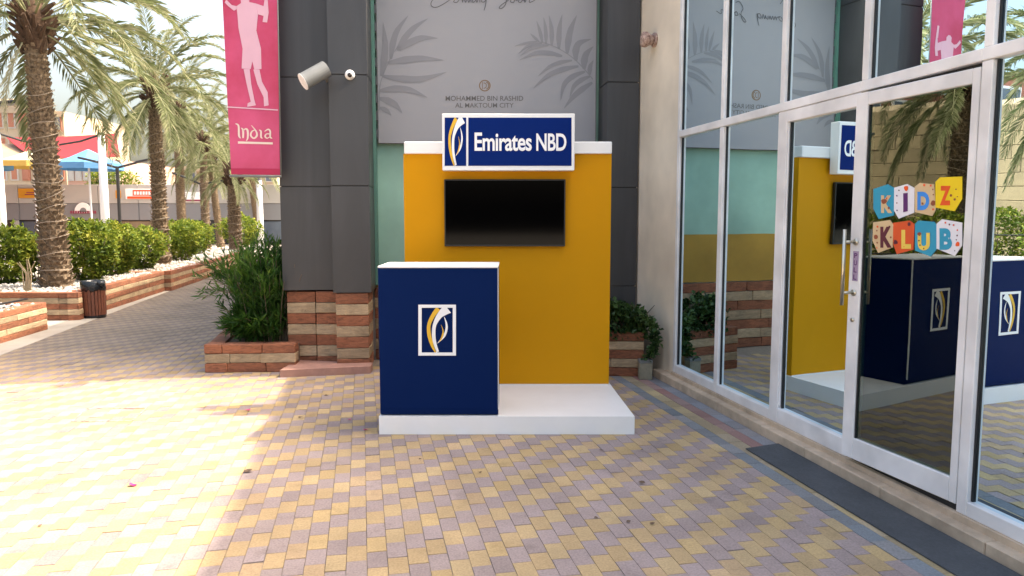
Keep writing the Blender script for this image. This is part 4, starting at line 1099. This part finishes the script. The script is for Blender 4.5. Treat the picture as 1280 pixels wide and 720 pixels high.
def trunk_mesh(h, r0, r1, seed):
    rg_ = random.Random(seed); m_ = MB()
    n = 16; prof = [(r0 * 1.22, 0), (r0 * 1.08, .25)] + [(r0 + (r1 - r0) * t, .25 + (h - .25) * t) for t in [i / 12 for i in range(1, 13)]]
    m_.lathe([(r * .90, z) for r, z in prof], (0, 0, 0), n)
    rows_ = int(h / .085)
    for j in range(rows_):
        z = .03 + j * .085; t = z / h; r = (r0 * 1.15 if z < .2 else r0 + (r1 - r0) * t) * (.93 + .03 * math.sin(z * 3 + seed))
        cnt = 11; off = (j % 2) * .5 + j * .13
        for k in range(cnt):
            a_ = 2 * math.pi * (k + off) / cnt + rg_.uniform(-.08, .08); ca, sa = math.cos(a_), math.sin(a_); wd = r * .31 * rg_.uniform(.8, 1.2)
            pr = r * rg_.uniform(.16, .34); hh = .095 * rg_.uniform(.8, 1.3)
            c = Vector((ca * r * .95, sa * r * .95, z)); tx = Vector((-sa, ca, 0)); o_ = Vector((ca, sa, 0))
            m_.faces([c - tx * wd - o_ * .02, c + tx * wd - o_ * .02, c + tx * wd * .55 + o_ * pr + Vector((0, 0, hh)), c - tx * wd * .55 + o_ * pr + Vector((0, 0, hh)), c + Vector((0, 0, hh * .8)) - o_ * .04],
                     [(0, 1, 2, 3), (3, 2, 4), (0, 3, 4), (1, 4, 2)])
    me = MB.build(m_, 'trunk', 'bark'); return me
def crown_base(h, r1, seed):
    rg_ = random.Random(seed); m_ = MB()
    m_.lathe([(r1 * .95, h - .35), (r1 * 1.25, h - .1), (r1 * 1.3, h + .15), (r1 * .8, h + .45), (r1 * .2, h + .6)], (0, 0, 0), 14)
    for k in range(60):
        a_ = rg_.uniform(0, 6.283); z = h - .38 + rg_.uniform(0, .75); r = r1 * 1.1; q = Vector((math.cos(a_), math.sin(a_), 0))
        p = q * r + Vector((0, 0, z)); e = p + q * rg_.uniform(.10, .22) + Vector((0, 0, rg_.uniform(.08, .24)))
        m_.tube([p, e], [.045, .022], 5)
    return m_.build('crown_base', 'barkd')
def palm(label, loc, h, r0, r1, seed, nfr=46, scale=1.0, rope=True, lean=(0, 0), ndead=4, clear=False):
    loc = Vector(loc); rg_ = random.Random(seed); t = thing('date_palm', label, 'palm tree', loc, 'date palms along the planters')
    t.rotation_euler = (lean[0], lean[1], rg_.uniform(0, 6.28) if not any(lean) else 0)
    tr = trunk_mesh(h, r0, r1, seed); tr.parent = t
    cb = crown_base(h, r1, seed); cb.parent = t
    for k in range(nfr):
        u_ = (k + .5) / nfr; vi = min(6, int((u_ ** .9) * 7)); a_ = k * 2.39996 + rg_.uniform(-.25, .25)
        if clear and vi >= 4 and math.sin(a_) < -.35 and abs(math.cos(a_)) < .9: continue
        o = bpy.data.objects.new('frond', FV[vi]); C.objects.link(o); o.parent = t
        o.location = (math.cos(a_) * r1 * .7, math.sin(a_) * r1 * .7, h + .38 - .42 * u_)
        o.rotation_euler = (rg_.uniform(-.25, .25), rg_.uniform(-.12, .12), a_); s_ = scale * rg_.uniform(.85, 1.1); o.scale = (s_, s_, s_)
    for k in range(ndead):
        a_ = rg_.uniform(0, 6.283); o = bpy.data.objects.new('dry_frond', DV[k % 2]); C.objects.link(o); o.parent = t
        o.location = (math.cos(a_) * r1, math.sin(a_) * r1, h - .15); o.rotation_euler = (rg_.uniform(-.3, .3), rg_.uniform(.1, .35), a_); o.scale = (scale * .75,) * 3
    if rope:
        m_ = MB(); pts = []; z = .15; a_ = 0
        while z < h * .78:
            r = r0 * 1.1 + (r1 - r0) * z / h + .015; pts.append(Vector((math.cos(a_) * r, math.sin(a_) * r, z + .045 * math.sin(a_ * .83) + .03 * math.sin(a_ * 1.7)))); a_ += .45; z += .45 / 6.283 * rg_.uniform(.08, .14) * 2.2
        m_.tube(pts, .0075, 5, 0, False); o = m_.build('rope_light', 'rope', None, True); o.parent = t
    return t
def at_depth(px, d, z=0.4): p = D(px, 300, d); return Vector((p.x, p.y, z))
palm('stout date palm rising from the long planter beside the litter bin', at_depth(68, 12.6, .40), 4.3, .225, .165, 201, 44, .92, lean=(0, R(-1.8)), clear=True)
palm('date palm at the far end of the long planter', at_depth(201, 18.9, .40), 4.25, .20, .15, 202, 40, .78)
palm('slim date palm standing by the dark double lamp post', at_depth(258, 31, .3), 4.3, .17, .15, 203, 36, .8)
palm('slim leaning date palm behind the lamp post palm', at_depth(276, 35, .2), 3.9, .17, .15, 204, 36, .8, lean=(0, R(-5)), rope=False)
palm('short thick date palm under the pink banner', at_depth(294, 27, .2), 2.9, .23, .20, 205, 26, .55, ndead=2)
palm('slim leaning date palm behind the pink banner beside the white post', at_depth(325, 44, .1), 5.2, .2, .18, 206, 44, 1.05, lean=(0, R(-6)), rope=False)
palm('date palm beyond the planters near the white masts', at_depth(228, 34, .3), 6.0, .21, .18, 207, 40, .95, rope=False)
# palms off to the left, seen in the shop glass
palm('date palm near the tan stone wall', (-11.8, 11.2, 0), 4.6, .24, .2, 208, 46, 1.0)

# ================================================================== HEDGE SHRUBS
HG = 'clipped hedge shrubs in the planters'
def hs(px, d, sx, sy, h, n, seed, label, size=.085): shrub('hedge_shrub', label, 'hedge', at_depth(px, d, .40), sx, sy, h * .76, n, size, 'hedge', seed, HG)
hs(4, 13.2, .55, .5, 1.35, 3800, 301, 'yellow green hedge shrub on the masts side of the stout palm')
hs(42, 13.6, .45, .4, 1.1, 2200, 308, 'sparse hedge shrub tucked behind the stout palm trunk')
hs(104, 13.9, .62, .6, 1.42, 5200, 302, 'tall yellow green hedge shrub behind the litter bin')
hs(138, 15.2, .62, .6, 1.38, 4600, 303, 'yellow green hedge shrub in the middle of the long planter')
hs(172, 17.0, .62, .6, 1.25, 4200, 304, 'hedge shrub right before the second palm trunk')
hs(225, 20.5, .62, .7, 1.35, 4200, 305, 'round hedge shrub just beyond the second palm trunk')
hs(240, 24.0, .7, .8, 1.4, 3600, 306, 'hedge shrub between second palm and lamp post palm', .10)
hs(300, 30, .8, .8, 1.6, 2600, 307, 'darker hedge shrub at the foot of the short thick palm', .12)
# bare sticks of young plants in the planter
sk = thing('bare_stalks', 'pale bare stalks standing in the planter before the stout palm', 'plant', at_depth(30, 11.9, .40)); mb = MB(); rgk = random.Random(9)
for k in range(9):
    b_ = at_depth(26 + k * 1.2, 11.9, .40); mb.tube([b_, b_ + Vector((rgk.uniform(-.05, .05), 0, .3)), b_ + Vector((rgk.uniform(-.12, .12), .03, rgk.uniform(.35, .6)))], [.010, .008, .004], 5)
mb.build('stems', 'stalk', sk)

# ================================================================== FAR SHOP ROW
YS = 45.0
row = thing('shop_row', 'long low row of shops with white and grey fascia', 'building', D(150, 300, YS))
def sx_(px): return D(px, 270, YS).x
def sz_(py): return D(150, py, YS).z
xl, xr = sx_(-220), sx_(520)
zr, zm, zl = sz_(231), sz_(254.5), sz_(275)
mb = MB(); mb.box((xl, YS, 0), (xr, YS + 12, zr - .05)); mb.build('wall', 'shopd', row)
xw = xl
while xw < xr:
    m_ = MB(); m_.box((xw + .01, YS - .25, zm + .01), (xw + 2.38, YS - .001, zr), None, .01); m_.build('white_panel', 'shopw', row)
    m_ = MB(); m_.box((xw + .01, YS - .21, zl), (xw + 2.38, YS - .001, zm - .01), None, .01); m_.build('grey_panel', 'shopg', row)
    xw += 2.4
for k, (pa, pb, mname) in enumerate([(-200, -120, 'shopb'), (-110, -20, 'shopd'), (24, 64, 'win'), (78, 118, 'win'), (146, 198, 'shopb'), (204, 226, 'shopb'), (262, 300, 'shopd'), (322, 400, 'win')]):
    m_ = MB(); m_.box((sx_(pa), YS - .06, .15), (sx_(pb), YS - .002, zl - .08), None, .01); m_.build('shop_window', mname, row)
for px in (-160, -60, 20, 70, 121, 140, 200, 232, 300):
    m_ = MB(); m_.box((sx_(px), YS - .32, 0), (sx_(px) + .35, YS - .262, zl - .02)); m_.build('pier', 'shopw', row)
def far_sign(label, pa, pb, ya, yb, mats, extra=None, y=YS - .33):
    t = thing('shop_sign', label, 'sign', D((pa + pb) / 2, yb, y)); m_ = MB()
    p, q = D(pa, yb, y), D(pb, ya, y); m_.box((p.x, y, p.z), (q.x, y + .06, q.z), None, .01); m_.build('board', mats, t)
    return t
def FS(y): return lambda px, py: D(px, py, y)
t = far_sign('orange shop sign on the white fascia', 23, 53.5, 235.5, 247.5, 'orange'); mb = MB(); f = FS(YS - .335)
for (xa, ya, xb, yb) in ((33, 240, 45, 241.2), (31, 242.5, 50, 243.7)): mb.slab([f(xa, ya), f(xb, ya), f(xb, yb), f(xa, yb)], (0, -1, 0), .01)
mb.build('lettering', 'maroon', t)
t = far_sign('white and maroon shop sign on the white fascia', 157, 193, 236, 249, 'whiteflat'); mb = MB()
mb.slab([f(159, 245.5), f(190, 245.5), f(190, 248.6), f(159, 248.6)], (0, -1, 0), .01); mb.slab([f(166, 237.5), f(190, 237.5), f(190, 244.6), f(166, 244.6)], (0, -1, 0), .012); mb.build('print', 'tred', t)
mb = MB(); f_ = FS(YS - .36)
for k in range(6): mb.slab([f_(167.5 + k * 3.6, 239.3), f_(170 + k * 3.6, 239.3), f_(170 + k * 3.6, 243.4), f_(167.5 + k * 3.6, 243.4)], (0, -1, 0), .01)
mb.build('lettering', 'whiteflat', t)
t = thing('shop_sign', 'white half round sign with dark lettering on grey fascia', 'sign', D(104, 268, YS - .3)); mb = MB(); f = FS(YS - .30)
mb.slab([f(104 + 10.5 * math.cos(a_), 266 - 13 * math.sin(a_)) for a_ in [math.pi * k / 16 for k in range(17)]], (0, -1, 0), .06); mb.build('board', 'whiteflat', t)
mb = MB(); f = FS(YS - .37); mb.slab([f(104 + 4.5 * math.cos(a_), 265 - 5.5 * math.sin(a_)) for a_ in [math.pi * k / 10 for k in range(11)]], (0, -1, 0), .02); mb.build('motif', 'shopg', t)
mb = MB()
for k in range(11): mb.slab([f(88 + k * 3.0, 263.5), f(90.2 + k * 3.0, 263.5), f(90.2 + k * 3.0, 267), f(88 + k * 3.0, 267)], (0, -1, 0), .02)
mb.build('lettering', 'maroon', t)
t = far_sign('pale blue trimmed shop sign partly behind palm leaves', 226, 252, 240, 252, 'whiteflat'); mb = MB(); f = FS(YS - .335); mb.slab([f(226, 249.5), f(252, 249.5), f(252, 251.5), f(226, 251.5)], (0, -1, 0), .01); mb.build('print', 'maroon', t)
t = far_sign('round orange logo sign on the white fascia', 144.5, 150.5, 238, 248, 'orange')
# white masts, sails, parasols
def mast(px, d, ytop, w, label, tilt=0):
    t = thing('mast', label, 'mast', at_depth(px, d, 0), 'white masts behind the hedge'); p = at_depth(px, d, 0); q = D(px, ytop, d); q.x = p.x + tilt
    m_ = MB(); m_.tube([p, p + Vector((0, 0, .12))], [w * 1.7, w * 1.6], 12); m_.build('foot', 'mast', t)
    m_ = MB(); m_.tube([p + Vector((0, 0, .1)), p.lerp(q, .5), q], [w, w, w * .85], 14); m_.build('pole', 'mast', t, True)
    m_ = MB(); m_.tube([q, q + Vector((0, 0, .06))], [w * 1.0, w * .6], 12); m_.build('cap', 'dark', t); return q
mq1 = mast(4, 24, 166, .135, 'white mast left of the stout palm', .0)
mq2 = mast(133, 26, 168, .14, 'white mast between the two big palms')
mast(326, 38, 225, .16, 'white post under the pink banner')
for lab, a_, b_ in (('thin black tie rod dropping from the mast left of the stout palm', mq1, D(58, 181, 24.5)), ('thin black tie rod dropping from the mast between the big palms', mq2, D(74, 181, 25.5))):
    m_ = MB(); m_.tube([a_, a_.lerp(b_, .5) + Vector((0, 0, -.06)), b_], .035, 6); o = m_.build('tie_rod', 'dark'); tag(o, lab, 'rod'); 
def sail(name, label, pts3, m, sag):
    n = 10; m_ = MB(); vs = []; fs = []
    A, B_, C_, D_ = [Vector(p) for p in pts3]
    for j in range(n + 1):
        for i in range(n + 1):
            u_, v_ = i / n, j / n; p = A.lerp(B_, u_).lerp(D_.lerp(C_, u_), v_); p.z -= sag * (4 * u_ * (1 - u_) * .5 + 4 * v_ * (1 - v_) * .5)
            vs.append(p)
    for j in range(n):
        for i in range(n): a_ = j * (n + 1) + i; fs.append((a_, a_ + 1, a_ + n + 2, a_ + n + 1))
    m_.faces(vs, fs); m_.faces([v + Vector((0, 0, .02)) for v in vs], [tuple(reversed(f)) for f in fs])
    o = m_.build(name, m, None, True); tag(o, label, 'shade sail'); return o
sail('shade_sail', 'red shade sail stretched above the parasols', [D(8, 172, 46), D(145, 167, 47), D(150, 196, 42), D(40, 196, 42)], 'redsail', .15)
sail('shade_sail', 'tan shade sail beside the red one', [D(-40, 178, 46), D(42, 180, 46), D(46, 196, 42), D(-30, 199, 42)], 'tansail', .1)
def parasol(label, px, d, ypk, yed, half, m, mv):
    c = at_depth(px, d, 0); zp = D(px, ypk, d).z; ze = D(px, yed, d).z; r_ = half / F * d * 1.05
    t = thing('parasol', label, 'parasol', c, 'parasols on the shop terrace'); m_ = MB(); n = 8
    ring = lambda r, z: [c + Vector((r * math.cos(a_), r * math.sin(a_), z)) for a_ in [math.pi / 8 + k * math.pi / 4 for k in range(n)]]
    a_, b_, e_ = ring(r_, ze), ring(r_ * .5, ze + (zp - ze) * .47), ring(.06, zp)
    m_.faces(a_ + b_ + e_, [(k, (k + 1) % n, n + (k + 1) % n, n + k) for k in range(n)] + [(n + k, n + (k + 1) % n, 2 * n + (k + 1) % n, 2 * n + k) for k in range(n)] + [tuple(2 * n + k for k in range(n))]); m_.build('canopy', m, t)
    m_ = MB(); b2_ = ring(r_ * .99, ze - .28)
    m_.faces(a_ + b2_, [(k, n + k, n + (k + 1) % n, (k + 1) % n) for k in range(n)]); m_.build('valance', mv, t)
    m_ = MB(); m_.tube([c, c + Vector((0, 0, zp))], .05, 8); m_.build('pole', 'mast', t)
parasol('cream parasol with yellow valance on the terrace', 48, 38, 187, 203, 40, 'creamfab', 'yelfab')
parasol('blue parasol on the terrace near the white mast', 116, 36, 187, 205, 38, 'bluefab', 'bluefab')
parasol('blue parasol behind the mast left of the stout palm', -14, 37, 190, 205, 30, 'bluefab', 'bluefab')
# far buildings
def far_building(label, pa, pb, ytop, d, m, winrows, wincols, mw_='win', cren=0, ybot=232, seed=0, depth=12):
    x0, x1 = D(pa, 230, d).x, D(pb, 230, d).x; zt = D(60, ytop, d).z; t = thing('far_building', label, 'building', ((x0 + x1) / 2, d, 0))
    m_ = MB(); m_.box((x0, d, 0), (x1, d + depth, zt)); m_.build('wall', m, t)
    zb_ = D(60, ybot, d).z; rg_ = random.Random(seed)
    for j in range(winrows):
        for i in range(wincols):
            cx = x0 + (x1 - x0) * (i + .5) / wincols; cz_ = zb_ + (zt - zb_) * (j + .5) / winrows; w = (x1 - x0) / wincols * .23; h_ = (zt - zb_) / winrows * .26
            f_ = MB(); f_.box((cx - w - .12, d - .12, cz_ - h_ - .12), (cx + w + .12, d - .005, cz_ + h_ + .12)); fo = f_.build('window', 'shopw' if rg_.random() < .6 else 'brick', t)
            f_ = MB(); f_.box((cx - w, d - .16, cz_ - h_), (cx + w, d - .125, cz_ + h_)); f_.build('pane', mw_, fo)
    for k in range(cren):
        cx = x0 + (x1 - x0) * (k + .25) / cren; w = (x1 - x0) / cren * .28
        m_ = MB(); m_.box((cx - w, d, zt + .003), (cx + w, d + .6, zt + .8)); m_.build('merlon', m, t)
    m_ = MB(); m_.box((x0 - .2, d - .25, zt - .55), (x1 + .2, d - .002, zt - .2)); m_.build('cornice', m, t)
    return t
far_building('sand coloured building with battlements behind the stout palm', -60, 56, 134, 70, 'sandb', 3, 8, 'brick', 12, seed=1)
far_building('taller sand coloured block beside the battlements', 56.5, 84, 139, 72, 'sandb', 3, 2, 'win', 0, seed=2)
far_building('salmon coloured low building beyond the blue parasol', 85, 152, 200, 66, 'pinkw_', 1, 7, 'shopw', 0, seed=3)
far_building('sand coloured low building beyond the second palm', 153, 345, 208, 80, 'sandb', 1, 12, 'win', 0, seed=4)
shrub('terrace_shrub', 'light green shrub on the terrace right of the blue parasol', 'shrub', Vector((D(142, 230, 52).x, 52, zr - .3)), 1.9, 1.0, 1.5, 1600, .2, 'hedge', 311)
# street lamps
def street_lamp(label, px, d, ytop, arms, rpole=.06):
    p = at_depth(px, d, 0); q = D(px, ytop, d); q.x = p.x; t = thing('street_lamp', label, 'street lamp', p, 'black double arm street lamps')
    m_ = MB(); m_.tube([p, p + Vector((0, 0, .3))], [rpole * 1.8, rpole * 1.5], 10); m_.build('base', 'dark', t)
    m_ = MB(); m_.tube([p + Vector((0, 0, .25)), q], rpole, 10); m_.build('pole', 'dark', t)
    for (ax_, ay_) in arms:
        e = D(ax_, ay_, d); m_ = MB(); dd = (e - q).normalized(); m_.tube([q - Vector((0, 0, .05)), q.lerp(e, .55)], rpole * .7, 8); ar = m_.build('arm', 'dark', t)
        m_ = MB(); X = frame4(q.lerp(e, .5), dd, Vector((0, 1, 0)), dd.cross(Vector((0, 1, 0)))); l = (e - q).length * .5
        m_.box((0, -.14, -.035), (l, .14, .04), X, .02); m_.build('lamp_head', 'dark', ar)
street_lamp('black double arm street lamp by the second palm', 151, 27, 208, [(99, 197), (196, 198)])
street_lamp('black double arm street lamp before the slim palm', 254, 33, 229, [(216, 216), (296, 224)])
street_lamp('black double arm street lamp beyond the thick palm', 264, 48, 231, [(243, 228), (284, 231)], .05)
street_lamp('black street lamp whose arm reaches toward the stout palm', -34, 17, 134, [(32, 127), (-90, 128)])
street_lamp('black street lamp standing in front of the tan stone wall', -230, 15.5, 128, [(-270, 118), (-185, 118)])

# ================================================================== LEFT SIDE OF THE PLAZA (mirrored in the shop glass)
def AL(a, b): return AB(a, b)
tw = thing('stone_wall_building', 'tan stone block building across the plaza', 'building', (-18, 13, 0))
wp = Vector((-15.6, 20.0, 0)); wq = Vector((-20.5, 6.0, 0)); wd = (wq - wp).normalized(); wn = Vector((-wd.y, wd.x, 0)); wn = wn if wn.x > 0 else -wn
XW = frame4(wp, wd, wn, Vector((0, 0, 1))); WL = (wq - wp).length
mb = MB(); mb.box((0, -5, 0), (WL, -.02, 5.2), XW); mb.build('core_wall', 'sandb', tw)
rgw = random.Random(77); z = 0.0; 
blk = []
while z < 5.0:
    h_ = .42; s_ = -rgw.uniform(0, .4)
    while s_ < WL:
        l = rgw.uniform(.5, .95); a_ = max(0, s_); b_ = min(WL, s_ + l)
        if b_ - a_ > .08:
            m_ = MB(); m_.box((a_ + .006, -.018, z + .006), (b_ - .006, rgw.uniform(.0, .03), z + h_ - .006), XW, .012); m_.build('stone_block', 'tanstone', tw)
        s_ += l
    z += h_
# planter with hedge and railing in front of it
pp = Vector((-9.6, 13.0, 0)); pq = Vector((-8.2, 4.0, 0)); pdv = (pq - pp).normalized(); pn = Vector((-pdv.y, pdv.x, 0)); pn = pn if pn.x > 0 else -pn
spn_ = thing('planter', 'striped stone planter with railing and hedge before the tan wall', 'planter', pp, 'striped stone planters along the alley')
stone_run(spn_, pp, pq, 0, 5, .085, .16, pn, 'red', .5, .9, 81)
mb = MB(); mb.slab([pp - pn * .17, pq - pn * .17, pq - pn * 1.5, pp - pn * 1.5], (0, 0, 1), .40); mb.build('soil', 'soil', spn_)
rl = thing('railing', 'low black railing on the planter before the tan wall', 'railing', pp + Vector((0, 0, .42)))
LR = (pq - pp).length
mb = MB()
for zz in (.52, .80, 1.25): mb.tube([pp - pn * .08 + Vector((0, 0, zz)), pq - pn * .08 + Vector((0, 0, zz))], .014, 6)
mb.build('rail', 'dark', rl)
for k in range(9):
    p = pp.lerp(pq, k / 8) - pn * .08; m_ = MB(); m_.tube([p + Vector((0, 0, .42)), p + Vector((0, 0, 1.28))], .02, 6); m_.build('post', 'dark', rl)
for k in range(6):
    p = pp.lerp(pq, (k + .5) / 6) - pn * .8
    shrub('hedge_shrub', 'hedge shrub behind the black railing, ' + ['first', 'second', 'third', 'fourth', 'fifth', 'sixth'][k] + ' from its far end', 'hedge', (p.x, p.y, .40), .85, .65, 1.35, 2400, .10, 'hedge', 331 + k, 'hedge shrubs behind the railing')
tb = thing('terracotta_building', 'terracotta and white building with square windows beyond the tan wall', 'building', (-24, 27, 0))
mb = MB(); mb.box((-47, 29, 0), (-29.5, 39, 9.5)); mb.build('wall', 'brick', tb)
for j in range(3):
    for i in range(5):
        m_ = MB(); m_.box((-46 + i * 3.2, 28.9, 1.2 + j * 2.8), (-44 + i * 3.2, 28.99, 3.2 + j * 2.8)); w_ = m_.build('window', 'whiteflat', tb)
        m_ = MB(); m_.box((-45.85 + i * 3.2, 28.85, 1.35 + j * 2.8), (-45.08 + i * 3.2, 28.895, 3.05 + j * 2.8)); m_.box((-44.94 + i * 3.2, 28.85, 1.35 + j * 2.8), (-44.15 + i * 3.2, 28.895, 3.05 + j * 2.8)); m_.build('pane', 'win', w_)

# ================================================================== SMALL THINGS ON THE PAVING
def petal(px, py, s, seed, m='petal', lab='small magenta bougainvillea petal fallen on the pavers', cat='petal', grp='fallen petals'):
    p = G(px, py, .002); rg_ = random.Random(seed); m_ = MB(); n = 7; a0 = rg_.uniform(0, 6)
    r = [(s * rg_.uniform(.7, 1.1), a0 + k * 6.283 / n) for k in range(n)]
    m_.faces([p + Vector((0, 0, .004))] + [p + Vector((q * math.cos(a_), q * math.sin(a_) * .8, .003 + s * .5 * rg_.random())) for q, a_ in r], [(0, 1 + k, 1 + (k + 1) % n) for k in range(n)])
    o = m_.build('petal' if m == 'petal' else 'dry_leaf', m); tag(o, lab, cat, grp); rebase(o)
for k, (px, py, s) in enumerate([(310, 513.5, .028), (166, 607, .028), (437, 525, .016), (457, 538, .022)]): petal(px, py, s, k)
for k, (px, py, s) in enumerate([(376, 522, .022), (802, 604.5, .022), (525.5, 574, .012), (600, 591, .011), (785.5, 653, .014), (815.5, 655.5, .014), (745.5, 648, .012), (752, 563.5, .014), (802, 563, .012), (50, 658, .012), (408, 495, .02), (310, 590, .03)]):
    petal(px, py, s, 50 + k, 'debris', 'small dry brown leaf scrap lying on the pavers', 'leaf', 'dry leaf scraps on the pavers')
ac = thing('access_cover', 'flush paved access cover with thin rusty rim', 'cover', G(136, 518)); mb = MB()
cs = [G(90, 527, .002), G(165, 526, .002), G(183, 510, .002), G(108, 511, .002)]
for i in range(4):
    a_, b_ = cs[i], cs[(i + 1) % 4]; d = (b_ - a_).normalized(); nn_ = Vector((-d.y, d.x, 0)) * .007
    mb.slab([a_ - nn_, b_ - nn_, b_ + nn_, a_ + nn_], (0, 0, 1), .002)
mb.build('rim', 'rust', ac)
